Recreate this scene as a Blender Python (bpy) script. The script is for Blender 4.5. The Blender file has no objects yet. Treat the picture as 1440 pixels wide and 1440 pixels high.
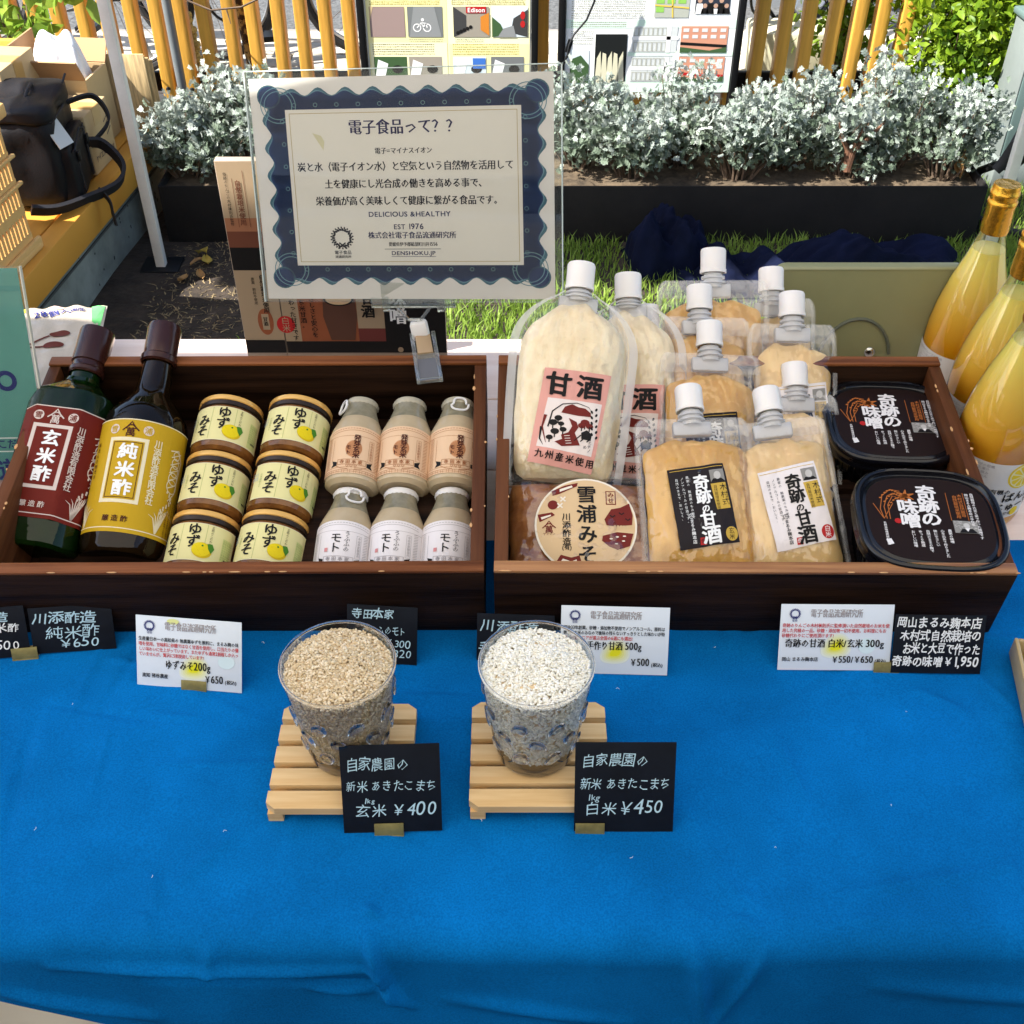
import bpy, bmesh, math, random
import numpy as np
from mathutils import Vector, Matrix, noise
from mathutils.geometry import tessellate_polygon
R = math.radians
sc = bpy.context.scene
col = sc.collection

# ------------------------------------------------------------------ camera
HC, PITCH, FPX = 0.847, R(40.4), 1600.0
cd = bpy.data.cameras.new('camera'); cam = bpy.data.objects.new('camera', cd); col.objects.link(cam)
cam.location = (0, 0, HC); cam.rotation_euler = (R(90) - PITCH, 0, 0)
cd.sensor_width = 36; cd.lens = 36 * FPX / 1440; cd.clip_start = .02; cd.clip_end = 400
sc.camera = cam

# ------------------------------------------------------------------ sky, sun, exposure
SUN_EL, SUN_AZ = R(50), R(20)          # light comes from the left (-x) and a little from the front (-y)
w = bpy.data.worlds.new('World'); sc.world = w; w.use_nodes = True
nt = w.node_tree; sky = nt.nodes.new('ShaderNodeTexSky'); sky.sky_type = 'NISHITA'; sky.sun_disc = False
LD = Vector((-math.cos(SUN_EL) * math.cos(SUN_AZ), -math.cos(SUN_EL) * math.sin(SUN_AZ), math.sin(SUN_EL)))
sky.sun_elevation = SUN_EL; sky.sun_rotation = math.atan2(LD.x, LD.y)
sky.air_density = 1.0; sky.dust_density = 1.5
bgn = nt.nodes['Background']; nt.links.new(sky.outputs[0], bgn.inputs[0]); bgn.inputs[1].default_value = .10
sd = bpy.data.lights.new('sun', 'SUN'); sd.energy = 5.0; sd.angle = R(.5); sd.color = (1, .955, .88)
sun = bpy.data.objects.new('sun', sd); col.objects.link(sun)
sun.rotation_euler = (-LD).to_track_quat('-Z', 'Y').to_euler()
sc.view_settings.view_transform = 'Standard'; sc.view_settings.look = 'None'
sc.view_settings.gamma = 1; sc.view_settings.use_curve_mapping = False
sc.view_settings.exposure = 1.78
sc.cycles.max_bounces = 14; sc.cycles.transparent_max_bounces = 24; sc.cycles.transmission_bounces = 12
sc.cycles.diffuse_bounces = 5; sc.cycles.glossy_bounces = 5
sc.cycles.sample_clamp_indirect = 8; sc.cycles.use_denoising = True

# ------------------------------------------------------------------ from photograph measurements to places
FW = Vector((0, math.cos(PITCH), -math.sin(PITCH))); UP = Vector((0, math.sin(PITCH), math.cos(PITCH)))
CAM = Vector((0, 0, HC)); GZ = -.75
def ray(px, py): return FW + Vector((1, 0, 0)) * ((px - 720) / FPX) + UP * ((720 - py) / FPX)
def onz(px, py, z=0.0):
    d = ray(px, py); return CAM + d * ((z - HC) / d.z)
def ony(px, py, y):
    d = ray(px, py); return CAM + d * (y / d.y)
def onplane(px, py, P, n):
    d = ray(px, py); return CAM + d * ((P - CAM).dot(n) / d.dot(n))
def slope(px, py, P, s):               # point on the plane through P that rises away from the viewer at angle s
    return onplane(px, py, P, Vector((0, -math.sin(R(s)), math.cos(R(s)))))

# ------------------------------------------------------------------ materials
MATS = {}
def lin(c): return tuple(x / 12.92 if x <= .04045 else ((x + .055) / 1.055) ** 2.4 for x in c)
def hexc(h): return lin(tuple(int(h[i:i + 2], 16) / 255 for i in (0, 2, 4)))
def mat(name, c, rough=.6, metal=0, bump=0, bscale=80, var=0, vscale=8, stretch=(1, 1, 1), c2=None, trans=0, ior=1.45,
        sss=0, coat=0, sheen=0, translucent=0, detail=4, spec=None, contrast=None):
    if name in MATS: return MATS[name]
    m = bpy.data.materials.new(name); MATS[name] = m; m.use_nodes = True
    t = m.node_tree; b = t.nodes['Principled BSDF']; out = t.nodes['Material Output']
    if isinstance(c, str): c = hexc(c)
    if isinstance(c2, str): c2 = hexc(c2)
    b.inputs['Base Color'].default_value = (*c, 1); b.inputs['Roughness'].default_value = rough
    b.inputs['Metallic'].default_value = metal; b.inputs['Transmission Weight'].default_value = trans
    b.inputs['IOR'].default_value = ior
    if spec is not None: b.inputs['Specular IOR Level'].default_value = spec
    if sss:
        b.inputs['Subsurface Weight'].default_value = sss; b.inputs['Subsurface Radius'].default_value = (1, .6, .3)
        b.inputs['Subsurface Scale'].default_value = .006
    b.inputs['Coat Weight'].default_value = coat; b.inputs['Coat Roughness'].default_value = .08
    b.inputs['Sheen Weight'].default_value = sheen
    if bump or var or c2:
        tc = t.nodes.new('ShaderNodeTexCoord'); mp = t.nodes.new('ShaderNodeMapping'); mp.inputs['Scale'].default_value = stretch
        t.links.new(tc.outputs['Object'], mp.inputs[0])
    if var or c2:
        n = t.nodes.new('ShaderNodeTexNoise'); n.inputs['Scale'].default_value = vscale; n.inputs['Detail'].default_value = detail
        n.inputs['Roughness'].default_value = .65
        t.links.new(mp.outputs[0], n.inputs[0])
        r = t.nodes.new('ShaderNodeValToRGB'); lo, hi = contrast or (.35, .65)
        r.color_ramp.elements[0].position = lo; r.color_ramp.elements[1].position = hi
        if c2: ca, cb = c, c2
        else: ca, cb = tuple(x * (1 - var) for x in c), tuple(min(1, x * (1 + var)) for x in c)
        r.color_ramp.elements[0].color = (*ca, 1); r.color_ramp.elements[1].color = (*cb, 1)
        t.links.new(n.outputs[0], r.inputs[0]); t.links.new(r.outputs[0], b.inputs['Base Color'])
        csrc = r.outputs[0]
    if bump:
        n2 = t.nodes.new('ShaderNodeTexNoise'); n2.inputs['Scale'].default_value = bscale; n2.inputs['Detail'].default_value = 5
        t.links.new(mp.outputs[0], n2.inputs[0])
        bp = t.nodes.new('ShaderNodeBump'); bp.inputs['Strength'].default_value = min(1, bump); bp.inputs['Distance'].default_value = .4 / bscale
        t.links.new(n2.outputs[0], bp.inputs['Height']); t.links.new(bp.outputs[0], b.inputs['Normal'])
    if translucent:
        tr = t.nodes.new('ShaderNodeBsdfTranslucent'); mx = t.nodes.new('ShaderNodeMixShader'); mx.inputs[0].default_value = translucent
        tr.inputs[0].default_value = (*c, 1)
        if var or c2: t.links.new(csrc, tr.inputs[0])
        t.links.new(b.outputs[0], mx.inputs[1]); t.links.new(tr.outputs[0], mx.inputs[2]); t.links.new(mx.outputs[0], out.inputs[0])
    return m
def clear_film(name, tint=(1, 1, 1), white=0.0, rough=.1, base=.06, bump=0, bscale=30, crinkle=False):
    """thin clear plastic: lets light straight through, adds a sheen that grows at grazing angles, 'white' frosts it"""
    m = bpy.data.materials.new(name); MATS[name] = m; m.use_nodes = True; t = m.node_tree; t.nodes.remove(t.nodes['Principled BSDF'])
    out = t.nodes['Material Output']
    tr = t.nodes.new('ShaderNodeBsdfTransparent'); tr.inputs[0].default_value = (*tint, 1)
    gl = t.nodes.new('ShaderNodeBsdfGlossy'); gl.inputs['Roughness'].default_value = rough
    df = t.nodes.new('ShaderNodeBsdfDiffuse'); df.inputs[0].default_value = (.9, .9, .9, 1)
    ts = t.nodes.new('ShaderNodeBsdfTranslucent'); ts.inputs[0].default_value = (.9, .9, .9, 1)
    a = t.nodes.new('ShaderNodeMixShader'); a.inputs[0].default_value = .5; t.links.new(df.outputs[0], a.inputs[1]); t.links.new(ts.outputs[0], a.inputs[2])
    b = t.nodes.new('ShaderNodeMixShader'); b.inputs[0].default_value = white; t.links.new(tr.outputs[0], b.inputs[1]); t.links.new(a.outputs[0], b.inputs[2])
    lw = t.nodes.new('ShaderNodeLayerWeight'); lw.inputs[0].default_value = .25
    mr = t.nodes.new('ShaderNodeMapRange'); mr.inputs['To Min'].default_value = base; mr.inputs['To Max'].default_value = .75
    t.links.new(lw.outputs['Fresnel'], mr.inputs[0])
    c = t.nodes.new('ShaderNodeMixShader'); t.links.new(mr.outputs[0], c.inputs[0]); t.links.new(b.outputs[0], c.inputs[1]); t.links.new(gl.outputs[0], c.inputs[2])
    if bump:
        tc = t.nodes.new('ShaderNodeTexCoord'); n = t.nodes.new('ShaderNodeTexNoise'); n.inputs['Scale'].default_value = bscale; n.inputs['Detail'].default_value = 3
        n.inputs['Distortion'].default_value = 1.5
        if crinkle:
            n = t.nodes.new('ShaderNodeTexVoronoi'); n.feature = 'SMOOTH_F1'; n.inputs['Scale'].default_value = bscale; n.inputs['Smoothness'].default_value = .25; n.inputs['Detail'].default_value = 1.5
        t.links.new(tc.outputs['Object'], n.inputs[0]); bp = t.nodes.new('ShaderNodeBump'); bp.inputs['Strength'].default_value = bump; bp.inputs['Distance'].default_value = .01
        t.links.new(n.outputs[0], bp.inputs['Height']); t.links.new(bp.outputs[0], gl.inputs['Normal']); t.links.new(bp.outputs[0], lw.inputs['Normal'])
    t.links.new(c.outputs[0], out.inputs[0])
    return m
def ink(name, c): return mat('ink_' + name, c, .5, spec=.14)

# ------------------------------------------------------------------ objects
def prop(o, label=None, cat=None, group=None, kind=None):
    if label: o['label'] = label
    if cat: o['category'] = cat
    if group: o['group'] = group
    if kind: o['kind'] = kind
    return o
def thing(name, label, cat, loc=(0, 0, 0), rz=0, group=None, M=None):
    o = bpy.data.objects.new(name, None); col.objects.link(o); o.empty_display_size = .02
    if M is not None: o.matrix_world = M
    else: o.location = loc; o.rotation_euler = (0, 0, rz)
    return prop(o, label, cat, group)
def frame(P, right, axis):             # local Z = axis, local -Y = the side that faces the viewer
    a = axis.normalized(); x = (right - a * right.dot(a)).normalized(); y = a.cross(x)
    return Matrix(((x.x, y.x, a.x, P.x), (x.y, y.y, a.y, P.y), (x.z, y.z, a.z, P.z), (0, 0, 0, 1)))
def sheetframe(P, right, up):          # local X = right, local Y = up the sheet, local Z = out of the sheet
    y = up.normalized(); x = (right - y * right.dot(y)).normalized(); z = x.cross(y)
    return Matrix(((x.x, y.x, z.x, P.x), (x.y, y.y, z.y, P.y), (x.z, y.z, z.z, P.z), (0, 0, 0, 1)))
def link(name, me, mats, parent=None, smooth=35):
    o = bpy.data.objects.new(name, me); col.objects.link(o)
    if not isinstance(mats, (list, tuple)): mats = [mats]
    for m in mats: me.materials.append(m)
    if smooth:
        me.polygons.foreach_set('use_smooth', [True] * len(me.polygons)); me.set_sharp_from_angle(angle=R(smooth))
    if parent: o.parent = parent
    return o
class MB:
    def __init__(s): s.v = []; s.f = []; s.mi = []
    def add(s, v, f, m=0):
        n = len(s.v); s.v += [tuple(p) for p in v]; s.f += [tuple(i + n for i in q) for q in f]; s.mi += [m] * len(f); return s
    def box(s, x0, x1, y0, y1, z0, z1, M=None, m=0, bev=0):
        if bev:
            bm = bmesh.new(); bmesh.ops.create_cube(bm, size=1)
            for v in bm.verts: v.co = Vector(((x0 + x1) / 2 + v.co.x * (x1 - x0), (y0 + y1) / 2 + v.co.y * (y1 - y0), (z0 + z1) / 2 + v.co.z * (z1 - z0)))
            bmesh.ops.bevel(bm, geom=bm.edges[:], offset=bev, segments=2, profile=.5, affect='EDGES', clamp_overlap=True)
            V = [v.co.copy() for v in bm.verts]; bm.verts.index_update(); F = [[q.index for q in f.verts] for f in bm.faces]; bm.free()
        else:
            V = [Vector((x, y, z)) for z in (z0, z1) for y in (y0, y1) for x in (x0, x1)]
            F = [(0, 2, 3, 1), (4, 5, 7, 6), (0, 1, 5, 4), (2, 6, 7, 3), (0, 4, 6, 2), (1, 3, 7, 5)]
        if M is not None: V = [M @ p for p in V]
        return s.add(V, F, m)
    def tube(s, pts, rad, n=8, m=0, cap=True):
        pts = [Vector(p) for p in pts]; k = len(pts)
        if not isinstance(rad, (list, tuple)): rad = [rad] * k
        V = []; ref = None
        for i, p in enumerate(pts):
            d = (pts[min(i + 1, k - 1)] - pts[max(i - 1, 0)]).normalized()
            if ref is None or abs(d.dot(ref)) > .98: ref = Vector((0, 0, 1)) if abs(d.z) < .9 else Vector((1, 0, 0))
            u = (ref - d * ref.dot(d)).normalized(); ref = u; q = d.cross(u)
            V += [p + (u * math.cos(2 * math.pi * j / n) + q * math.sin(2 * math.pi * j / n)) * rad[i] for j in range(n)]
        F = [(i * n + j, i * n + (j + 1) % n, (i + 1) * n + (j + 1) % n, (i + 1) * n + j) for i in range(k - 1) for j in range(n)]
        if cap: F += [tuple(range(n))[::-1], tuple(range((k - 1) * n, k * n))]
        return s.add(V, F, m)
    def lathe(s, prof, n=40, m=0, c=(0, 0), sq=None, wob=0):
        """prof: (radius, z); sq(r, angle) -> (x, y) for non-round sections"""
        V = []; rings = []
        for r, z in prof:
            st = len(V)
            if r < 1e-6: V.append((c[0], c[1], z)); rings.append((st, 1))
            else:
                for j in range(n):
                    a = 2 * math.pi * j / n
                    x, y = sq(r, a) if sq else (r * math.cos(a), r * math.sin(a))
                    V.append((c[0] + x, c[1] + y, z))
                rings.append((st, n))
        F = []
        for (a, na), (b, nb) in zip(rings, rings[1:]):
            for j in range(n):
                k = (j + 1) % n
                if na == 1 and nb == 1: break
                if na == 1: F.append((a, b + k, b + j)[::-1])
                elif nb == 1: F.append((a + j, a + k, b))
                else: F.append((a + j, a + k, b + k, b + j))
        return s.add(V, F, m)
    def ball(s, c, r, M=None, n=12, m=0):
        rx, ry, rz = r if isinstance(r, (list, tuple)) else (r, r, r)
        V = [(0, 0, -1)] + [(math.cos(2 * math.pi * j / n) * math.cos(t), math.sin(2 * math.pi * j / n) * math.cos(t), math.sin(t))
             for i in range(1, n // 2) for t in [-math.pi / 2 + math.pi * i / (n // 2)] for j in range(n)] + [(0, 0, 1)]
        V = [Vector((c[0] + x * rx, c[1] + y * ry, c[2] + z * rz)) for x, y, z in V]; k = n // 2 - 1
        F = [(0, 1 + (j + 1) % n, 1 + j) for j in range(n)] + [(1 + i * n + j, 1 + i * n + (j + 1) % n, 1 + (i + 1) * n + (j + 1) % n, 1 + (i + 1) * n + j) for i in range(k - 1) for j in range(n)]
        F += [(1 + (k - 1) * n + j, 1 + (k - 1) * n + (j + 1) % n, len(V) - 1) for j in range(n)]
        if M is not None: V = [M @ p for p in V]
        return s.add(V, F, m)
    def grid(s, nx, ny, fn, m=0):
        V = [fn(i / nx, j / ny) for j in range(ny + 1) for i in range(nx + 1)]
        F = [(j * (nx + 1) + i, j * (nx + 1) + i + 1, (j + 1) * (nx + 1) + i + 1, (j + 1) * (nx + 1) + i) for j in range(ny) for i in range(nx)]
        return s.add(V, F, m)
    def build(s, name, mats, parent=None, smooth=35):
        me = bpy.data.meshes.new(name); me.from_pydata(s.v, [], s.f); me.validate(); 
        if any(s.mi) and len(me.polygons) == len(s.mi): me.polygons.foreach_set('material_index', s.mi)
        me.update(); return link(name, me, mats, parent, smooth)
def npmesh(name, V, F, mats, parent=None, smooth=0, mi=None):
    """fast mesh from arrays: F is (n,3) or (n,4)"""
    me = bpy.data.meshes.new(name); k = F.shape[1]
    me.vertices.add(len(V)); me.vertices.foreach_set('co', V.astype(np.float32).ravel())
    me.loops.add(F.size); me.loops.foreach_set('vertex_index', F.astype(np.int32).ravel())
    me.polygons.add(len(F)); me.polygons.foreach_set('loop_start', np.arange(0, F.size, k, dtype=np.int32))
    if mi is not None: me.polygons.foreach_set('material_index', np.asarray(mi, dtype=np.int32))
    me.update(calc_edges=True); me.validate()
    return link(name, me, mats, parent, smooth)
def copy_tree(o, parent=None):
    c = o.copy(); col.objects.link(c)
    if parent is not None: c.parent = parent
    for ch in list(o.children): copy_tree(ch, c)
    return c

# ------------------------------------------------------------------ printed and handwritten art as thin geometry
GC = {}
def glyph(ch, style):
    k = (ch, style)
    if k in GC: return GC[k]
    rr, nk = {'sans': (0, 0), 'thin': (0, 0), 'pen': (0, 0), 'mincho': (.030, 2), 'bold': (.022, 4), 'penb': (.016, 4), 'brush': (.028, 4), 'brushb': (.036, 6), 'heavy': (.036, 6)}[style]
    c = bpy.data.curves.new('t', 'FONT'); c.body = ch; c.size = 1; c.resolution_u = 4 if ord(ch) < 128 else (2 if style in ('brushb', 'heavy', 'brush') else 1); 
    o = bpy.data.objects.new('t', c); me = bpy.data.meshes.new_from_object(o)
    V = np.array([(v.co.x, v.co.y) for v in me.vertices]).reshape(-1, 2); T = []
    me.calc_loop_triangles()
    for lt in me.loop_triangles: T.append(tuple(lt.vertices))
    T = np.array(T, dtype=int).reshape(-1, 3)
    Vs, Ts, Ls = [V], [T], [np.zeros(len(V))]          # bolder strokes: the same outline laid down again, shifted a little
    for i in range(nk if len(V) else 0):
        a = math.pi * i if nk == 2 else 2 * math.pi * (i + .5) / nk
        Ts.append(T + len(V) * (i + 1)); Vs.append(V + np.array((math.cos(a) * rr, math.sin(a) * rr * .8))); Ls.append(np.full(len(V), .07 * (i + 1)))
    V = np.c_[np.concatenate(Vs), np.concatenate(Ls)]; T = np.concatenate(Ts)
    if ch in '0123456789': V = V * (1.12, 1.14, 1)
    w = 1.0 if ord(ch) > 0x2000 or ch == '￥' else (V[:, 0].max() + .07 if len(V) else .3)
    bpy.data.objects.remove(o); bpy.data.curves.remove(c); bpy.data.meshes.remove(me)
    GC[k] = (V, T, w); return GC[k]
class Art:
    def __init__(s, seed=1): s.V = []; s.T = []; s.M = []; s.n = 0; s.mats = []; s.rng = random.Random(seed)
    def add(s, V, T, m, layer=0):
        if m not in s.mats: s.mats.append(m)
        V = np.asarray(V, float); V = V.reshape(-1, V.shape[-1]); T = np.asarray(T, int).reshape(-1, 3)
        if not len(T): return s
        s.V.append(np.c_[V[:, :2], layer + (V[:, 2] if V.shape[1] > 2 else 0) + np.zeros(len(V))]); s.T.append(T + s.n); s.M += [s.mats.index(m)] * len(T); s.n += len(V); return s
    def poly(s, pts, m, layer=1):
        T = tessellate_polygon([[Vector((p[0], p[1], 0)) for p in pts]]); return s.add(pts, T, m, layer)
    def rect(s, x0, y0, x1, y1, m, layer=1): return s.add([(x0, y0), (x1, y0), (x1, y1), (x0, y1)], [(0, 1, 2), (0, 2, 3)], m, layer)
    def frame(s, x0, y0, x1, y1, w, m, layer=1):
        for a in ((x0, y0, x1, y0 + w), (x0, y1 - w, x1, y1), (x0, y0 + w, x0 + w, y1 - w), (x1 - w, y0 + w, x1, y1 - w)): s.rect(*a, m, layer)
        return s
    def disc(s, cx, cy, rx, m, layer=1, ry=None, n=24, rot=0):
        ry = ry or rx; c, q = math.cos(rot), math.sin(rot); P = []
        for i in range(n):
            x, y = rx * math.cos(2 * math.pi * i / n), ry * math.sin(2 * math.pi * i / n); P.append((cx + x * c - y * q, cy + x * q + y * c))
        return s.add(P + [(cx, cy)], [(i, (i + 1) % n, n) for i in range(n)], m, layer)
    def ring(s, cx, cy, r, w, m, layer=1, n=32): return s.line([(cx + r * math.cos(2 * math.pi * i / n), cy + r * math.sin(2 * math.pi * i / n)) for i in range(n + 1)], w, m, layer)
    def line(s, pts, w, m, layer=1, taper=False):
        pts = [Vector(p) for p in pts]; V = []; k = len(pts)
        for i, p in enumerate(pts):
            d = (pts[min(i + 1, k - 1)] - pts[max(i - 1, 0)])
            d = d.normalized() if d.length > 1e-9 else Vector((1, 0)); ww = w / 2 * ((1 - .85 * i / (k - 1)) if taper else 1)
            q = Vector((-d.y, d.x)) * ww; V += [p + q, p - q]
        T = []
        for i in range(k - 1): T += [(2 * i, 2 * i + 1, 2 * i + 3), (2 * i, 2 * i + 3, 2 * i + 2)]
        return s.add(V, T, m, layer)
    def text(s, st, x, y, size, m, style='sans', vert=False, adv=1.0, jit=0, layer=2, fit=None, rot=0, sx=1.0, al='l'):
        """x, y: top-left (horizontal) or top-centre (vertical) of the text; y runs down; size: em"""
        gl = [glyph(ch, style) for ch in st]
        if vert: tot = len(st) * adv
        else: tot = sum(g[2] * adv for g in gl)
        k = 1.0
        if fit: k = fit / (tot * size)
        if al == 'c': x -= (0 if vert else tot * size * k / 2)
        if al == 'r': x -= tot * size * k
        cur = 0; cr, sr = math.cos(rot), math.sin(rot)
        for ch, (V, T, wd) in zip(st, gl):
            if len(V):
                a = s.rng.uniform(-1, 1) * jit * .12; f = 1 + s.rng.uniform(-1, 1) * jit * .12; jx, jy = s.rng.uniform(-1, 1) * jit * .05, s.rng.uniform(-1, 1) * jit * .07
                dl = V[:, 2]; P = (V[:, :2] - (.5, .38)) * f; ca, sa = math.cos(a), math.sin(a)
                P = np.c_[P[:, 0] * ca - P[:, 1] * sa + jit * .12 * P[:, 1], P[:, 0] * sa + P[:, 1] * ca]
                P = P + (jx, jy)
                if style.startswith('brush') or style.startswith('pen'):
                    ph = s.rng.uniform(0, 6); P = P + (.018 if ord(ch) > 128 else .006) * np.c_[np.sin(P[:, 1] * 9 + ph), np.sin(P[:, 0] * 8 + ph)]
                if vert:
                    if ch in 'ー（）()～': P = np.c_[P[:, 1], -P[:, 0]]
                    X = P[:, 0] * sx; Y = -P[:, 1] + cur * k + .5; X, Y = X * size, Y * size
                    if ch in 'ゃゅょっァ、。': X = X + .12 * size; Y = Y - .12 * size
                else:
                    kk = k if fit else 1.0
                    X = (P[:, 0] + .5) * sx * min(kk, 1.3) + cur * kk; Y = -P[:, 1] + .5; X, Y = X * size, Y * size
                s.add(np.c_[x + X * cr - Y * sr, y + X * sr + Y * cr, dl], T, m, layer)
            cur += (adv if vert else wd * adv)
        return s
    def build(s, name, parent, f, maxe=None, flip=True):
        V = np.concatenate(s.V); T = np.concatenate(s.T); M = np.array(s.M)
        if maxe:
            for _ in range(16):
                E = np.stack([np.hypot(*(V[T[:, i], :2] - V[T[:, (i + 1) % 3], :2]).T) for i in range(3)], 1)
                j = E.argmax(1); bad = E[np.arange(len(T)), j] > maxe
                if not bad.any(): break
                Tb = T[bad]; jb = j[bad]; i0 = Tb[np.arange(len(Tb)), jb]; i1 = Tb[np.arange(len(Tb)), (jb + 1) % 3]; i2 = Tb[np.arange(len(Tb)), (jb + 2) % 3]
                mid = (V[i0] + V[i1]) / 2; k = len(V) + np.arange(len(Tb)); V = np.concatenate([V, mid])
                T = np.concatenate([T[~bad], np.stack([i0, k, i2], 1), np.stack([k, i1, i2], 1)]); M = np.concatenate([M[~bad], M[bad], M[bad]])
        P = f(V[:, 0], V[:, 1], V[:, 2])
        A = P[T[:, 0]]; n = np.cross(P[T[:, 1]] - A, P[T[:, 2]] - A)
        # all triangles turned the same way in the (x right, y down) plane
        a2 = (V[T[:, 1], 0] - V[T[:, 0], 0]) * (V[T[:, 2], 1] - V[T[:, 0], 1]) - (V[T[:, 1], 1] - V[T[:, 0], 1]) * (V[T[:, 2], 0] - V[T[:, 0], 0])
        T = np.where((a2 > 0)[:, None], T[:, ::-1], T)
        return npmesh(name, P, T, s.mats, parent, 0, M)
LIFT = .00022
def flat(x0, y0, k, z0=0.0):           # onto a sheet: x right, y up, z out
    return lambda u, v, l: np.c_[x0 + u * k, y0 - v * k, z0 + LIFT * (l + 1)]
def standing(x0, z0, k, y0=0.0):       # onto an upright face looking to -y
    return lambda u, v, l: np.c_[x0 + u * k, y0 - LIFT * (l + 1), z0 - v * k]
def onround(Rr, z0, k, uc=0.0):        # wrapped round an upright cylinder, centred on -y
    def f(u, v, l):
        a = (u - uc) * k / Rr; r = Rr + LIFT * (l + 1)
        return np.c_[r * np.sin(a), -r * np.cos(a), z0 - v * k]
    return f
BLK = ink('black', (.012, .011, .011)); WHT = ink('white', (.82, .82, .8)); RED = ink('red', (.42, .02, .02))
# ================================================================== THE SETTING
rnd = random.Random(7); nr = np.random.default_rng(7)
conc = mat('concrete', (.17, .19, .17), .9, bump=.3, bscale=60, var=.35, vscale=5)
soil = mat('soil', (.028, .02, .014), .95, bump=.8, bscale=45, var=.5, vscale=14)
orange = mat('yellow_orange_stained_wood', (.56, .26, .035), .55, bump=.12, bscale=30, var=.14, vscale=6, stretch=(1, .15, .15))
pickm = mat('yellow_picket_paint', (.68, .36, .06), .5, bump=.25, bscale=40, var=.25, vscale=14, stretch=(1, 1, .1))
darkmet = mat('dark_metal', (.015, .016, .018), .5, .6)
rust = mat('black_weathered_steel', (.006, .005, .0045), .9, bump=.2, bscale=60, var=.5, vscale=5)
# ground
def ground_z(x, y): return GZ + .012 * noise.noise(Vector((x * 3, y * 3, 0)))
mb = MB(); mb.grid(60, 60, lambda u, v: (-4 + 8 * u, -1.5 + 5.66 * v, ground_z(-4 + 8 * u, -1.5 + 5.66 * v)))
prop(mb.build('ground', soil), kind='structure')
mb = MB(); mb.grid(2, 2, lambda u, v: (-60 + 120 * u, -60 + 180 * v, GZ - .06))
prop(mb.build('terrain', mat('far_ground', (.2, .19, .17), .9, var=.2, vscale=1)), kind='structure')
# pavement behind the fence: tiles that can be told apart, and asphalt beyond them
pav = bpy.data.objects.new('pavement', None); col.objects.link(pav); prop(pav, kind='structure')
tilem = mat('pale_paving_stone', (.4, .37, .31), .85, bump=.25, bscale=50, var=.25, vscale=3)
mb = MB(); mb.box(-6, 6, 4.17, 5.12, GZ - .05, GZ - .008); mb.build('mortar_bed', mat('mortar', (.17, .16, .15), .9, var=.2), pav)
tm = MB().box(-.145, .145, -.07, .07, 0, .012, bev=.003); tme = None
for j in range(6):
    for i in range(28):
        x = -4.2 + i * .3 + (j % 2) * .15
        if tme is None: o = tm.build('paving_stone', tilem, pav); tme = o.data
        else: o = bpy.data.objects.new('paving_stone', tme); col.objects.link(o); o.parent = pav
        o.location = (x, 4.26 + j * .146, GZ - .008 + rnd.uniform(-.002, .002)); o.rotation_euler = (rnd.uniform(-.008, .008), rnd.uniform(-.008, .008), rnd.uniform(-.006, .006))
mb = MB(); mb.grid(2, 2, lambda u, v: (-30 + 60 * u, 5.12 + 40 * v, GZ - .03)); prop(mb.build('road', mat('asphalt', (.075, .078, .08), .9, bump=.7, bscale=120, var=.45, vscale=60)), kind='structure')

# grass: blades in the ground before and beside the planter
def blades(n, xs, ys, h, wd, dens=None):
    x = nr.uniform(*xs, n); y = nr.uniform(*ys, n)
    if dens is not None:
        keep = np.array([nr.random() < dens(a, b) for a, b in zip(x, y)]); x, y = x[keep], y[keep]; n = len(x)
    a = nr.uniform(0, 6.28, n); hh = h * nr.uniform(.5, 1.3, n); b = nr.uniform(0, 6.28, n); le = hh * nr.uniform(.1, .9, n)
    z = np.array([ground_z(p, q) for p, q in zip(x, y)])
    dx, dy = np.cos(a) * wd, np.sin(a) * wd; mx, my = x + np.cos(b) * le * .35, y + np.sin(b) * le * .35
    V = np.stack([np.c_[x - dx, y - dy, z - .003], np.c_[x + dx, y + dy, z - .003], np.c_[mx + dx * .7, my + dy * .7, z + hh * .6], np.c_[mx - dx * .7, my - dy * .7, z + hh * .6],
                  np.c_[x + np.cos(b) * le, y + np.sin(b) * le, z + hh]], 1).reshape(-1, 3)
    k = np.arange(n)[:, None] * 5
    return V, np.concatenate([k + [0, 1, 2], k + [0, 2, 3], k + [3, 2, 4]])
gm = mat('grass_blade', (.15, .25, .03), .6, c2=(.30, .42, .07), vscale=9, translucent=.4)
V, F = blades(64000, (-.72, 2.2), (2.0, 3.12), .035, .0024, lambda x, y: min(1, max(.02, (x + .66) * 2.2)) * (.55 + .45 * noise.noise(Vector((x * 4, y * 4, 3)))))
V2, F2 = blades(5000, (1.3, 2.4), (3.1, 4.1), .05, .0022)
prop(npmesh('grass', np.concatenate([V, V2]), np.concatenate([F, F2 + len(V)]), gm), 'short lawn grass between the table and the black planter, sunlit in front', 'grass', kind='stuff')
V, F = blades(2600, (-1.0, -.3), (2.3, 3.15), .012, .0008)
a = V.reshape(-1, 5, 3); c0 = a[:, 0:1].copy(); rel = a - c0; rel[..., :2] *= 3.5; rel[..., 2] *= .5; a = (c0 + rel).reshape(-1, 3)
prop(npmesh('dry_straw', a, F, mat('straw', (.19, .14, .07), .8, var=.4, vscale=20)), 'dry straw and stubble strewn over the dark soil beside the concrete wall', 'straw', kind='stuff')
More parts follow.
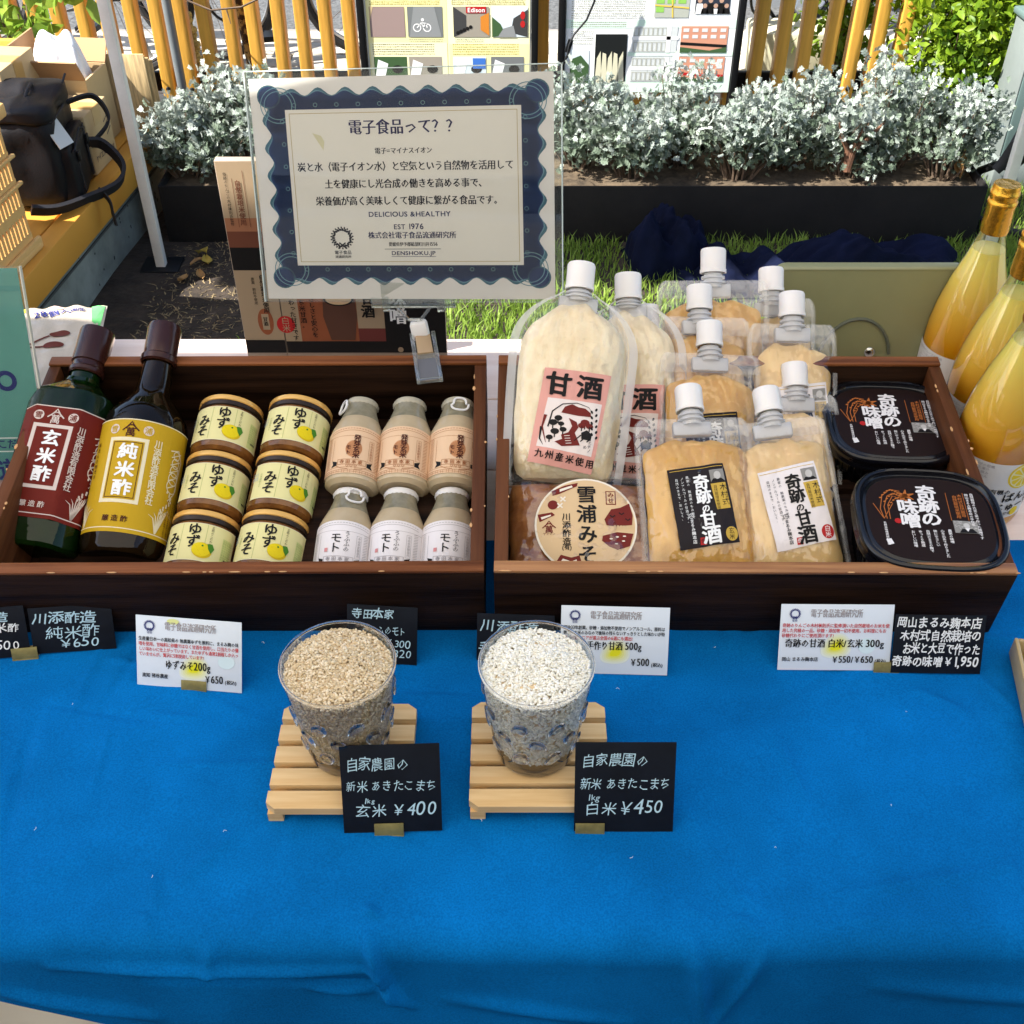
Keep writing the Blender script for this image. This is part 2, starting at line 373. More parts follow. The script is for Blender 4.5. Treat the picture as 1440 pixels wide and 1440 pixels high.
# fallen leaves
lfm = mat('yellow_leaf', (.5, .36, .07), .6, var=.25, vscale=30, translucent=.3); lfb = mat('tan_leaf', (.36, .2, .07), .7, var=.25, vscale=30, translucent=.3)
LEAF = [(285, 357, 'pale yellow fallen leaf, topmost of those on the soil by the pole', lfm, .028), (291, 366, 'yellow fallen leaf curled just under the topmost one on the soil', lfm, .022), (282, 386, 'small tan fallen leaf on the soil, halfway between pole foot and table', lfb, .018),
        (257, 391, 'tan fallen leaf nearest the foot of the white pole', lfb, .019), (276, 369, 'small ochre fallen leaf left of the yellow pair on the soil', lfb, .016)]
for px, py, lb, m, s_ in LEAF:
    p = onz(px, py, GZ + .012); mb = MB(); an = rnd.uniform(0, 6)
    mb.grid(4, 6, lambda u, v: ((u - .5) * 2 * s_ * math.sin(math.pi * (v * .94 + .03)) ** .8 * .7, (v - .5) * 2.4 * s_, .35 * s_ * abs(u - .5) * 2 + .3 * s_ * math.sin(v * 3 + an)))
    o = mb.build('fallen_leaf', m); o.location = p; o.rotation_euler = (rnd.uniform(-.3, .3), rnd.uniform(-.3, .3), an); prop(o, lb, 'leaf', 'fallen leaves on the soil')

# bench: planks on a low concrete wall
BA = math.atan2(1.168 - 1.06, 3.43 - 2.4)
bench = thing('bench', 'low bench of thick yellow orange planks on a bare concrete wall at left', 'bench', (-1.055, 3.45, GZ), -BA)
b = MB().box(-1.2, .0, -3.2, 0, .172, .262, bev=.006)
mb = MB(); mb.box(-.055, 0, -3.2, 0, .172, .262, bev=.005); mb.build('fascia_board', orange, bench)
mb = MB(); mb.box(-1.3, -.06, -.05, -.004, .172, .25, bev=.004); mb.build('end_board', orange, bench)
pl = MB().box(-.066, .066, -1.57, 1.57, -.014, .014, bev=.004); pme = None
for i in range(8):
    if pme is None: o = pl.build('plank', orange, bench); pme = o.data
    else: o = bpy.data.objects.new('plank', pme); col.objects.link(o); o.parent = bench
    o.location = (-.13 - i * .141, -1.63, .244 + rnd.uniform(-.001, .001))
mb = MB(); mb.box(-1.25, -.035, -3.2, -.03, -.1, .168, bev=.006); cw = mb.build('concrete_wall', conc, bench)
mb = MB()
for k in range(26):
    y, z = -rnd.uniform(.1, 1.3), rnd.uniform(.01, .15); mb.ball((-.0352, y, z), (.0012, rnd.uniform(.002, .004), rnd.uniform(.003, .008)), n=6)
mb.build('air_hole', mat('hole_dark', (.02, .02, .02), .9), cw)
mb = MB(); mb.box(-.034, -.030, -3.2, -.03, .128, .134); mb.build('form_line', mat('concrete_seam', (.06, .065, .06), .9), cw)

# fence
fence = thing('picket_fence', 'fence of yellow orange wooden pickets bolted to a dark steel rail', 'fence', (0, 4.0, GZ))
pk = MB().box(-.021, .021, -.028, .028, 0, 1.25, bev=.006); pk_me = None
bolt = MB().lathe([(0, -.004), (.008, -.004), (.008, .003), (.005, .005), (.0, .005)], 10); bme = None
n = 0
for i in range(47):
    x = -2.42 + i * .0815
    if x > 1.33: break
    if pk_me is None: o = pk.build('picket', pickm, fence); pk_me = o.data
    else: o = bpy.data.objects.new('picket', pk_me); col.objects.link(o); o.parent = fence
    o.location = (x, 0, .06 + rnd.uniform(-.006, .006)); o.rotation_euler = (0, rnd.uniform(-.012, .012), rnd.uniform(-.05, .05))
    if bme is None: q = bolt.build('bolt', darkmet, o); bme = q.data
    else: q = bpy.data.objects.new('bolt', bme); col.objects.link(q); q.parent = o
    q.location = (0, -.0275, .092); q.rotation_euler = (R(90), 0, 0)
mb = MB(); mb.box(-2.5, 1.38, .03, .05, .122, .188, bev=.002); mb.build('rail', darkmet, fence)
mb = MB(); mb.box(-2.5, 1.38, .03, .05, 1.05, 1.1, bev=.002); mb.build('rail', darkmet, fence)
grey = mat('galvanised_post', (.22, .25, .27), .45, .5, var=.12)
for x, lb in ((-1.135, 'slim grey steel post standing before the pickets, left of the big sign'), (1.385, 'slim grey steel post at the right end of the picket fence beside the shrub')):
    o = thing('steel_post', lb, 'post', (x, 3.93, GZ), group='steel posts at the fence')
    MB().lathe([(.016, 0), (.016, 1.4), (0, 1.4)], 14).build('shaft', grey, o); MB().box(-.04, .04, -.04, .04, 0, .008, bev=.002).build('base_plate', grey, o)

# tent: unseen translucent roof on slim white poles, plus an added shade strip
tentm = mat('tent_fabric', (.78, .74, .66), .7, translucent=.46, bump=.1, bscale=20)
whitep = mat('white_pole_paint', (.72, .7, .66), .45, var=.06, vscale=20)
def roof(name, x0, x1, y0, y1, z, lb, m=tentm):
    mb = MB(); mb.grid(24, 16, lambda u, v: (x0 + (x1 - x0) * u, y0 + (y1 - y0) * v, z + .05 * math.sin(math.pi * u) * math.sin(math.pi * v)))
    o = mb.build(name, m); prop(o, lb, 'canopy', 'tent canopies'); return o
roof('unseen_canopy', -2.4, 1.5, -1.8, .955, 1.35, 'white tent canopy spread over the blue table')
prop(MB().box(-7, 7, -2.7, -2.4, GZ - .05, 1.5, bev=.02).build('shade_wall', mat('shade_wall_dark', (.10, .085, .07), .8, var=.2, vscale=2)), 'unseen dark wall added behind the viewer to dim the light from there', 'wall')  # added behind the camera so the hanging cloth front gets less sky
roof('unseen_canopy', -2.55, 2.2, 2.23, 2.58, 1.42, 'unseen dark green strip added overhead to shade the lawn by the planter', mat('shade_strip_green', (.02, .045, .03), .8))  # added opaque strip, shades the ground and planter front
for px, py, lb in ((228, 375, 'white square tent pole standing on soil beside the concrete bench wall'), (1384, 372, 'pale tent pole at right behind the juice bottles')):
    p = onz(px, py, GZ); o = thing('tent_pole', lb, 'pole', (p.x, p.y, GZ), group='tent poles')
    MB().box(-.0135, .0135, -.0135, .0135, .004, 2.17, bev=.002).build('shaft', whitep, o)
    MB().box(-.055, .055, -.04, .05, 0, .006, bev=.002).build('base_plate', darkmet, o)

# planters
def planter(x0, x1, lb):
    y0, y1, z0, z1 = 3.13, 3.45, GZ - .02, -.575
    o = thing('planter', lb, 'planter', ((x0 + x1) / 2, y0, GZ), group='long black planters in front of the fence'); h = (x1 - x0) / 2
    mb = MB(); t = .006
    mb.box(-h, h, 0, t, -.02, .175, bev=.0015).box(-h, h, .32 - t, .32, -.02, .175, bev=.0015); mb.box(-h, -h + t, t, .32 - t, -.02, .175); mb.box(h - t, h, t, .32 - t, -.02, .175)
    mb.build('trough', rust, o)
    mb = MB(); mb.grid(40, 8, lambda u, v: (-h + t + (2 * h - 2 * t) * u, t + (.32 - 2 * t) * v, .15 + .015 * noise.noise(Vector((u * 12, v * 4, x0))))); mb.build('potting_soil', mat('potting_soil', (.07, .05, .03), .95, bump=.6, bscale=60, var=.5, vscale=30), o)
    return o
planter(-1.03, .06, 'black steel planter running behind the big sign at left')
planter(.085, 1.385, 'long black steel planter of silver shrubs on the right half')
# dusty miller bushes
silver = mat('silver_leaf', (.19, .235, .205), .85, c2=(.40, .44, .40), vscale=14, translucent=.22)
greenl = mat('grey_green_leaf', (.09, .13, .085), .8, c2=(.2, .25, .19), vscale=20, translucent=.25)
stemm = mat('brown_stem', (.11, .075, .05), .85, var=.3, vscale=30)
LV = []; LT = []
def lobed():                            # one deeply cut leaf in a unit frame: x across, y along, z up
    V = []; T = []
    def quad(a, b, wd0, wd1):
        d = np.array(b) - np.array(a); d = d / np.linalg.norm(d); q = np.array((-d[1], d[0])); k = len(V)
        m_ = (np.array(a) + np.array(b)) / 2
        V.extend([tuple(np.array(a) + q * wd0), tuple(np.array(a) - q * wd0), tuple(m_ - q * wd1), tuple(np.array(b)), tuple(m_ + q * wd1)])
        T.extend([(k, k + 1, k + 2), (k, k + 2, k + 4), (k + 4, k + 2, k + 3)])
    quad((0, 0), (0, 1), .03, .06)
    for y, l in ((.25, .3), (.48, .36), (.7, .3)):
        for s_ in (-1, 1): quad((0, y), (s_ * l, y + l * .75), .035, .1)
    V = np.array(V); z = -.35 * V[:, 1] ** 2 + .25 * np.abs(V[:, 0]); return np.c_[V, z], np.array(T)
lv, lt = lobed()
def bush(x, y, z0, h, rx, n, lb, lm=silver, cat='shrub', name='dusty_miller', grp='silver leaved shrubs in the planters', size=.028):
    o = thing(name, lb, cat, (x, y, z0), group=grp); mb = MB(); rg = np.random.default_rng(int((x + 9) * 1000)); tips = []
    for k in range(26):
        a = rg.uniform(0, 6.28); rr = rx * math.sqrt(rg.uniform(0, 1)); b0 = Vector((rr * .25 * math.cos(a), rr * .2 * math.sin(a), -.01)); hh = h * rg.uniform(.42, 1.05) * (1 - .3 * (rr / rx) ** 2)
        b1 = Vector((rr * .9 * math.cos(a), rr * .75 * math.sin(a), hh)); md = (b0 + b1) / 2 + Vector((rg.uniform(-.02, .02), rg.uniform(-.02, .02), .01))
        mb.tube([b0, md, b1], [.004, .003, .0012], 5); tips += [(md.lerp(b1, t), t) for t in (0, .35, .7, 1)]
        if k % 2 == 0:
            b2 = md + Vector((rg.uniform(-.06, .06), rg.uniform(-.05, .05), hh * .35)); mb.tube([md, b2], [.0025, .001], 4); tips.append((b2, .8))
    mb.build('stem', stemm, o)
    A = []; B = []; MI = []; k = 0
    for _ in range(n):
        p, t = tips[rg.integers(len(tips))]
        if rg.random() > .5 + .5 * t: continue
        p = np.array(p) + rg.normal(0, .02, 3); sz = size * rg.uniform(.55, 1.15)
        up = np.array((rg.normal(0, .75), rg.normal(0, .75), rg.uniform(.1, 1.3))); up /= np.linalg.norm(up)
        sd_ = np.cross(up, rg.normal(0, 1, 3)); sd_ /= np.linalg.norm(sd_); nn = np.cross(sd_, up)
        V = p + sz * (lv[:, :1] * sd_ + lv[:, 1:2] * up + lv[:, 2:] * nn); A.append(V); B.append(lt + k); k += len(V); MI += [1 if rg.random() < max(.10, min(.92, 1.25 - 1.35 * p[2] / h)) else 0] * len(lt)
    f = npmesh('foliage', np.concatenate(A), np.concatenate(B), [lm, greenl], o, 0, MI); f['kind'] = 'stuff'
    return o
BU = [(-.97, .22, .12, 'silver dusty miller bush at the left end beside the bench'), (-.80, .30, .14, 'taller silver dusty miller bush showing left of the big sign'), (-.55, .28, .14, None), 
      (.20, .28, .15, 'silver dusty miller bush touching the right edge of the big sign'), (.36, .25, .14, 'grey green dusty miller bush under the left side of the right info board'), (.52, .30, .15, 'dusty miller bush below the middle of the right info board'),
      (.68, .26, .14, 'dusty miller bush under the right frame of the info board'), (.84, .29, .15, 'open leggy dusty miller bush before the first bare pickets'), (1.0, .22, .11, 'sparse low dusty miller bush with a bare brown stalk'),
      (1.15, .33, .16, 'broad bright silver dusty miller bush near the right end of planter'), (1.29, .30, .12, 'silver dusty miller bush at the planter corner beside the grey cabinet')]
for i, (x, h, rx, lb) in enumerate(BU):
    if lb is None: continue
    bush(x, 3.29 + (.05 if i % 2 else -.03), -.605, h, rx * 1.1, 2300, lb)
mb = MB()
for a in (-.3, .2, .5): mb.tube([(0, 0, 0), (.02 * a, .01, .06), (.1 * a, .01, .10), (.16 * a, 0, .145)], [.011, .010, .007, .003], 7)
o = mb.build('bare_stalk', mat('red_brown_bark', (.12, .055, .03), .8, var=.3, vscale=40)); o.location = (.985, 3.2, -.56); prop(o, 'thick bare red brown stalk broken off in the planter', 'stalk')
mb = MB(); mb.grid(6, 8, lambda u, v: ((u - .5) * .05 * math.sin(3 * v + .1), .01 * math.sin(9 * u), v * .06 + .01 * math.sin(7 * u)))
o = mb.build('withered_leaf', lfb); o.location = (1.33, 3.22, -.58); prop(o, 'withered reddish leaf curled at the right corner of the planter', 'leaf')

# broadleaf bushes
def leafbush(name, lb, c, rad, n, size, m, cat, seed, trunk=True, grp=None, lean=0):
    o = thing(name, lb, cat, (c[0], c[1], GZ), group=grp); rg = np.random.default_rng(seed); mb = MB(); ends = []
    for k in range(16):
        a = rg.uniform(0, 6.28); r_ = math.sqrt(rg.random()); z = rg.uniform(.35, 1) * (c[2] + rad[2] - GZ)
        e = Vector((math.cos(a) * rad[0] * r_, math.sin(a) * rad[1] * r_, z)); m_ = Vector((e.x * .3, e.y * .3, z * .55)); mb.tube([(0, 0, 0), m_, e], [.007, .005, .002], 5); ends += [m_, e, (m_ + e) / 2, m_ * .6]
    mb.build('stem', stemm, o)
    lf = np.array([(0, 0, 0), (.3, .35, .06), (0, .4, 0), (-.3, .35, .06), (.22, .75, .02), (0, 1, -.12), (-.22, .75, .02)]); tt = np.array([(0, 1, 2), (0, 2, 3), (1, 4, 2), (2, 4, 5), (2, 5, 6), (3, 2, 6)])
    A = []; B = []; k = 0
    for _ in range(n):
        if rg.random() < .75:
            e = ends[rg.integers(len(ends))]; p = np.array(e) + rg.normal(0, .05, 3)
        else:
            d = rg.normal(0, 1, 3); d /= np.linalg.norm(d); p = d * np.array(rad) * rg.uniform(.6, 1.0) + (0, 0, c[2] - GZ)
        if p[2] < .02: continue
        up = rg.normal(0, 1, 3) + (0, -.3, .35); up /= np.linalg.norm(up); s_ = np.cross(up, rg.normal(0, 1, 3)); s_ /= np.linalg.norm(s_); nn = np.cross(s_, up); sz = size * rg.uniform(.6, 1.3)
        A.append(p + sz * (lf[:, :1] * s_ * .8 + lf[:, 1:2] * up + lf[:, 2:] * nn)); B.append(tt + k); k += 7
    f = npmesh('foliage', np.concatenate(A), np.concatenate(B), m, o); f['kind'] = 'stuff'; return o
lime = mat('lime_leaf', (.06, .15, .008), .5, c2=(.26, .36, .015), vscale=8, translucent=.45)
leafbush('green_shrub', 'bright yellow green leafy shrub between the fence end and the cabinet', (1.50, 3.93, -.38), (.24, .26, .32), 6000, .036, lime, 'shrub', 3)
leafbush('green_shrub', 'larger pale leaved shrub rising behind the grey cabinet', (1.80, 4.25, -.15), (.34, .3, .45), 5500, .04, lime, 'shrub', 4)
leafbush('green_shrub', 'low green shrub peeping between the pickets left of the grey post', (1.22, 4.3, -.4), (.2, .12, .3), 900, .04, lime, 'shrub', 6)
leafbush('leafy_plant', 'large leaved green plant reaching over the yellow board at top left', (-1.5, 3.62, -.17), (.26, .13, .17), 330, .085, mat('fresh_green_leaf', (.12, .24, .025), .45, c2=(.3, .42, .06), vscale=12, translucent=.45), 'plant', 5)

# info boards in black frames before the fence
def info_board(xl, xr, art, ph, lb):
    k = .00233; y = 3.86; x0, x1 = (xl - 720) * k, (xr - 720) * k; zb = -.269 - .00227 * ph
    o = thing('info_board', lb, 'notice board', ((x0 + x1) / 2, y, GZ), group='public notice boards before the fence'); h = (x1 - x0) / 2; zz = zb - GZ
    for s_ in (-1, 1): MB().box(s_ * (h + .014) - .011, s_ * (h + .014) + .011, -.012, .03, 0, 1.5, bev=.002).build('frame_post', darkmet, o)
    MB().box(-h - .002, h + .002, .0, .016, zz, 1.45, bev=.001).build('panel', mat('board_white', (.72, .75, .7), .35), o)
    A = Art(3); art(A); A.build('poster', o, lambda u, v, l: np.c_[(u - (xl + xr) / 2) * k, np.full(len(u), -.001) - .0004 * (l + 1), -.269 - GZ - .00227 * v])
    return o
yb = ink('pale_yellow', (.86, .82, .50)); yb2 = ink('pale_yellow_deep', (.84, .78, .38)); mint = ink('pale_mint', (.62, .78, .66)); wh2 = ink('poster_white', (.84, .86, .84)); gtxt = ink('grey_text', (.3, .3, .22)); otxt = ink('olive_text', (.42, .36, .1))
def scribble(A, x0, x1, y, m, rg, h=1.6):   # a line of print too small to read
    x = x0
    while x < x1:
        w_ = rg.uniform(1.2, 2.6); A.rect(x, y + rg.uniform(-.2, .2), min(x + w_, x1), y + h * rg.uniform(.6, 1), m, 2); x += w_ + rg.uniform(.5, 1.1)
def art1(A):
    rg = random.Random(4); A.rect(517, -180, 745, 118, yb, 0); A.rect(517, -180, 629, 118, yb2, 1) ; A.rect(519, 60, 628, 118, yb, 2); A.rect(631, 62, 743, 118, yb2, 1)
    for y0 in (-3, 0, 3.2, 6): scribble(A, 522, 620, y0, otxt, rg); scribble(A, 636, 738, y0, otxt, rg)
    for y0 in (62, 65.4, 68.8, 72.2, 75.6): scribble(A, 522, 610, y0, otxt, rg); scribble(A, 636, 730, y0, otxt, rg)
    for y0 in (55, 58): scribble(A, 575, 622, y0, gtxt, rg, 1.1); scribble(A, 640, 680, y0, gtxt, rg, 1.1)
    A.rect(521, 10, 570, 52, ink('photo_mauve', (.3, .22, .2)), 3); A.poly([(521, 10), (527, 10), (521, 30)], ink('photo_tan', (.5, .38, .22)), 4)
    A.rect(574, 10, 623, 52, ink('photo_grey', (.16, .17, .17)), 3); A.poly([(583, 10), (612, 10), (621, 52), (576, 52)], ink('photo_midgrey', (.24, .25, .25)), 4)
    for cx in (587, 601): A.ring(cx, 39, 5.2, 1.4, WHT, 5, 14)
    A.line([(587, 39), (593, 32), (600, 33), (601, 39)], 1.5, WHT, 5).line([(593, 32), (596, 39), (600, 33)], 1.2, WHT, 5).disc(595, 28, 2.2, WHT, 5, n=8)
    A.rect(638, 10, 688, 52, ink('photo_street', (.3, .27, .22)), 3); A.poly([(638, 10), (656, 22), (656, 44), (638, 52)], ink('photo_dark', (.05, .05, .05)), 4); A.rect(656, 10, 684, 19, RED, 5); A.text('Edison', 658, 10, 8.5, WHT, 'bold', layer=6)
    A.poly([(688, 18), (676, 24), (676, 42), (688, 50)], ink('photo_orange', (.55, .2, .03)), 5)
    for k in range(5): A.disc(644 + k * 4.5, 46 - k * 2, 2.6, BLK, 5, n=8)
    A.rect(692, 10, 742, 52, ink('photo_sky', (.6, .68, .72)), 3); A.poly([(742, 14), (722, 26), (718, 46), (742, 52)], ink('photo_dark', (.05, .05, .05)), 4); A.poly([(692, 24), (704, 34), (712, 50), (692, 52)], ink('photo_green', (.05, .1, .04)), 4); A.disc(735, 22, 3.4, RED, 5, ry=6, n=10); A.disc(735, 34, 3.4, RED, 5, ry=5, n=10); A.poly([(708, 40), (722, 36), (726, 52), (700, 52)], ink('photo_midgrey', (.24, .25, .25)), 5)
    for x0, m in ((523, 'photo_green'), (573, 'photo_street'), (636, 'photo_sky'), (690, 'photo_grey')): A.rect(x0, 80, x0 + 47, 118, MATS['ink_' + m], 3); A.poly([(x0 + 6, 84), (x0 + 20, 90), (x0 + 12, 118), (x0, 112)], WHT, 4); A.disc(x0 + 33, 98, 8, BLK, 4, ry=6, n=9)
    A.rect(664, 82, 682, 97, ink('photo_blue', (.05, .16, .5)), 5)
def art2(A):
    rg = random.Random(5); A.rect(796, -180, 1034, 132, wh2, 0); A.rect(796, 28, 1034, 40, mint, 1); A.rect(885, 73, 1034, 79, mint, 2); A.rect(796, 108, 1034, 132, mint, 1)
    for y0 in (-3, 0, 3, 6, 9, 12, 15, 19, 22, 25): scribble(A, 803, 905, y0, gtxt, rg, 1.3)
    for y0 in (31, 34, 37, 44, 47, 50, 53, 56, 61): scribble(A, 803, 835 if y0 > 40 else 880, y0, gtxt, rg, 1.2)
    A.rect(918, -20, 966, 25, ink('map_grey', (.4, .42, .36)), 3)
    for k in range(7): A.rect(920 + (k % 3) * 15, -14 + (k // 3) * 12, 931 + (k % 3) * 15, -6 + (k // 3) * 12, ink('map_green', (.25, .5, .1)), 4)
    A.line([(918, 8), (966, 12)], 2, ink('map_yellow', (.7, .5, .08)), 5).line([(940, -20), (944, 25)], 2, MATS['ink_map_yellow'], 5)
    A.rect(974, -20, 1022, 20, ink('photo_navy', (.03, .035, .05)), 3)
    for k in range(6): A.disc(980 + k * 7.5, 2 + (k % 2) * 7, 3.2, ink('photo_skin', (.45, .28, .2)), 4, n=9); A.poly([(976 + k * 7.5, 6 + (k % 2) * 7), (984 + k * 7.5, 6 + (k % 2) * 7), (986 + k * 7.5, 20), (975 + k * 7.5, 20)], WHT if k % 3 == 0 else BLK, 4)
    A.rect(838, 48, 883, 118, ink('photo_black', (.012, .014, .014)), 3)
    for k in range(5): A.poly([(841 + k * 8, 82 - (k % 2) * 8), (846 + k * 8, 72 + (k % 2) * 4), (849 + k * 8, 118), (839 + k * 8, 118)], ink('photo_cream', (.6, .58, .42)), 4)
    A.rect(803, 70, 830, 118, ink('photo_sky', (.5, .6, .7)), 3); A.poly([(803, 84), (818, 78), (830, 92), (830, 118), (803, 118)], ink('photo_green', (.05, .1, .04)), 4)
    for y0, y1 in ((37, 74), (80, 116)):
        A.rect(890, y0, 953, y1, ink('plan_grey', (.55, .58, .57)), 3); A.rect(888, y0 + 14, 955, y0 + 19, WHT, 4); A.rect(938, y0, 944, y1, WHT, 4)
        for k in range(7): A.frame(892 + k * 6.6, y0 + 2, 898 + k * 6.6, y0 + 13, .5, gtxt, 5); A.frame(892 + k * 6.6, y0 + 22, 898 + k * 6.6, y1 - 2, .5, gtxt, 5)
        A.rect(958, y0, 1024, y1, ink('photo_salmon', (.55, .26, .17)), 3)
        for k in range(5):
            for j in range(2): A.rect(961 + k * 13, y0 + 3 + j * 9, 969 + k * 13, y0 + 8 + j * 9, ink('photo_window', (.6, .62, .6)), 4)
        A.poly([(958, y0 + 22), (1024, y0 + 26), (1024, y0 + 30), (958, y0 + 26)], RED if y0 > 60 else BLK, 4); A.poly([(958, y1 - 8), (1000, y1 - 3), (1024, y1 - 8), (1024, y1), (958, y1)], ink('photo_green', (.05, .1, .04)), 5)
info_board(515, 746, art1, 120, 'pale yellow notice board with street photos, behind the big sign')
info_board(796, 1034, art2, 132, 'white and mint notice board with maps and building photos at centre right')
mb = MB(); mb.tube([((x - 720) * .00226, 3.80 + .01 * math.sin(i), -.262 - .00225 * y) for i, (x, y) in enumerate(((838, -60), (836, 0), (826, 25), (808, 45), (802, 58), (800, 72), (792, 92), (785, 112)))], .0035, 7)
mb.box(-.008, .008, -.006, .006, -.02, .02, M=Matrix.Translation(((802 - 720) * .00226, 3.80, -.262 - .00225 * 60)) @ Matrix.Rotation(.3, 4, 'Y'))
prop(mb.build('hanging_cord', darkmet), 'thin black cord with inline switch hanging in front of the right notice board', 'cord')
mb = MB(); mb.tube([(-1.12, 3.9, -.2), (-1.05, 3.88, -.28), (-.98, 3.88, -.31), (-.88, 3.88, -.30), (-.76, 3.89, -.25)], .0035, 6); mb.tube([(-.93, 3.88, -.305), (-.92, 3.87, -.35)], [.003, .001], 5)
prop(mb.build('dry_vine', stemm), 'bare brown vine looping across the pickets left of the sign', 'vine')

# bicycles behind the fence
rub = mat('tyre_rubber', (.015, .015, .016), .8); steel = mat('spoke_steel', (.5, .5, .52), .3, .9)
def bicycle(x, y, rz, fc, lb, basket=False):
    o = thing('bicycle', lb, 'bicycle', (x, y, GZ), rz, 'bicycles parked behind the fence'); r = .31; fm = mat('bike_paint_%d' % int(1000 * fc[2]), fc, .35, coat=.4)
    for wx in (-.5, .5):
        wh = MB(); pts = [(wx + (r - .02) * math.cos(t), 0, r + (r - .02) * math.sin(t)) for t in [2 * math.pi * i / 40 for i in range(41)]]; wh.tube(pts, .017, 8, cap=False); wq = wh.build('wheel', rub, o)
        rm = MB(); rm.tube([(wx + (r - .042) * math.cos(t), 0, r + (r - .042) * math.sin(t)) for t in [2 * math.pi * i / 36 for i in range(37)]], .008, 6, cap=False); rm.build('rim', steel, wq)
        sp = MB()
        for i in range(28):
            t = 2 * math.pi * i / 28; sp.tube([(wx, .02 * (-1) ** i, r), (wx + (r - .045) * math.cos(t), 0, r + (r - .045) * math.sin(t))], .0013, 3, cap=False)
        sp.tube([(wx, -.05, r), (wx, .05, r)], .014, 8); sp.build('spokes', steel, wq)
    f = MB(); bb = (-.06, 0, .28); st = (-.2, 0, .72); hd = (.36, 0, .78); hb = (.39, 0, .64)
    for a, b_ in ((bb, st), (bb, hb), (st, hd), (hd, hb)): f.tube([a, b_], .016, 8)
    for s_ in (-.05, .05): f.tube([(bb[0], s_ * .4, bb[2]), (-.5, s_, r)], .009, 6); f.tube([(st[0], s_ * .3, st[2] - .05), (-.5, s_, r)], .008, 6); f.tube([(hb[0], s_ * .7, hb[2]), (.5, s_, r)], .011, 6)
    f.build('frame', fm, o)
    MB().tube([st, (-.23, 0, .86)], .012, 8).ball((-.24, 0, .88), (.13, .07, .035)).build('saddle', rub, o)
    MB().tube([hd, (.33, 0, .95)], .012, 8).tube([(.3, -.28, .98), (.36, -.1, .96), (.36, .1, .96), (.3, .28, .98)], .011, 8).build('handlebar', steel, o)
    g = MB(); g.tube([(bb[0] + .09 * math.cos(t), -.04, bb[2] + .09 * math.sin(t)) for t in [2 * math.pi * i / 24 for i in range(25)]], .006, 5, cap=False); g.tube([bb, (bb[0] + .1, -.06, bb[2] - .13)], .008, 6); g.box(bb[0] + .06, bb[0] + .14, -.13, -.05, bb[2] - .145, bb[2] - .125); g.build('crank', darkmet, o)
    MB().tube([(-.46, .06, .33), (-.4, .12, .02)], .008, 6).build('kickstand', steel, o)
    fd = MB(); fd.tube([(-.5 + (r + .03) * math.cos(t), 0, r + (r + .03) * math.sin(t)) for t in [math.pi * (.2 + .9 * i / 16) for i in range(17)]], .012, 6); fd.build('mudguard', steel, o)
bicycle(-1.02, 4.62, .25, (.03, .03, .035), 'black bicycle parked behind the left pickets beside the grey post')
bicycle(-1.7, 4.75, -.1, (.02, .05, .09), 'dark blue bicycle behind the pickets at far left')
bicycle(.98, 4.75, .9, (.3, .3, .32), 'grey bicycle behind the pickets right of the notice boards')
# padded yellow wrap, speckled wrap, pink bag among the bicycles
mb = MB()
for k in range(30):
    t = k / 29; mb.ball((.02 * math.sin(t * 5) - .05 * t, 0, .02 + .5 * t), (.042 + .006 * math.sin(k * 2.1), .04, .016), n=10)
o = mb.build('woven_sleeve', mat('yellow_knit', (.55, .38, .1), .9, bump=.8, bscale=90, var=.3, vscale=50)); o.location = (-1.19, 4.28, GZ + .06); prop(o, 'chunky yellow knitted sleeve wrapped on a stake behind the pickets', 'sleeve')
mb = MB(); mb.tube([(0, 0, 0), (.01, 0, .2), (-.02, 0, .55)], [.034, .032, .03], 12)
o = mb.build('speckled_sleeve', mat('speckled_bark', (.06, .03, .015), .9, c2=(.5, .32, .1), vscale=42, contrast=(.45, .55))); o.location = (-.93, 4.15, GZ - .008); prop(o, 'brown and yellow speckled stake behind the pickets near the planter', 'stake')
mb = MB(); mb.grid(14, 14, lambda u, v: ((u - .5) * .16 * (.6 + .4 * math.sin(math.pi * v)), -.04 * math.sin(math.pi * u) * math.sin(math.pi * v) + .008 * math.sin(9 * u + 5 * v), v * .26))
mb.grid(14, 14, lambda u, v: ((.5 - u) * .16 * (.6 + .4 * math.sin(math.pi * v)), .04 * math.sin(math.pi * u) * math.sin(math.pi * v), v * .26))
o = mb.build('pink_bag', mat('pink_cloth', (.55, .18, .17), .8, bump=.2, bscale=60)); o.location = (-1.58, 4.35, -.36); prop(o, 'salmon pink cloth bag hanging behind the pickets at left', 'bag')
mb.v = []; 
# low wall and blocks in the distance
wallm = mat('grey_wall', (.28, .3, .32), .85, var=.12, vscale=3)
prop(MB().box(.85, 4.5, 5.5, 5.65, GZ - .05, .9, bev=.01).build('low_wall', wallm), 'plain grey wall across the road behind the shrub', 'wall')
prop(MB().box(.93, 1.25, 4.5, 4.7, GZ - .01, GZ + .17, bev=.012).build('concrete_block', mat('cream_block', (.5, .47, .33), .8, var=.15, vscale=6)), 'cream concrete block behind the pickets right of the notice board', 'block')

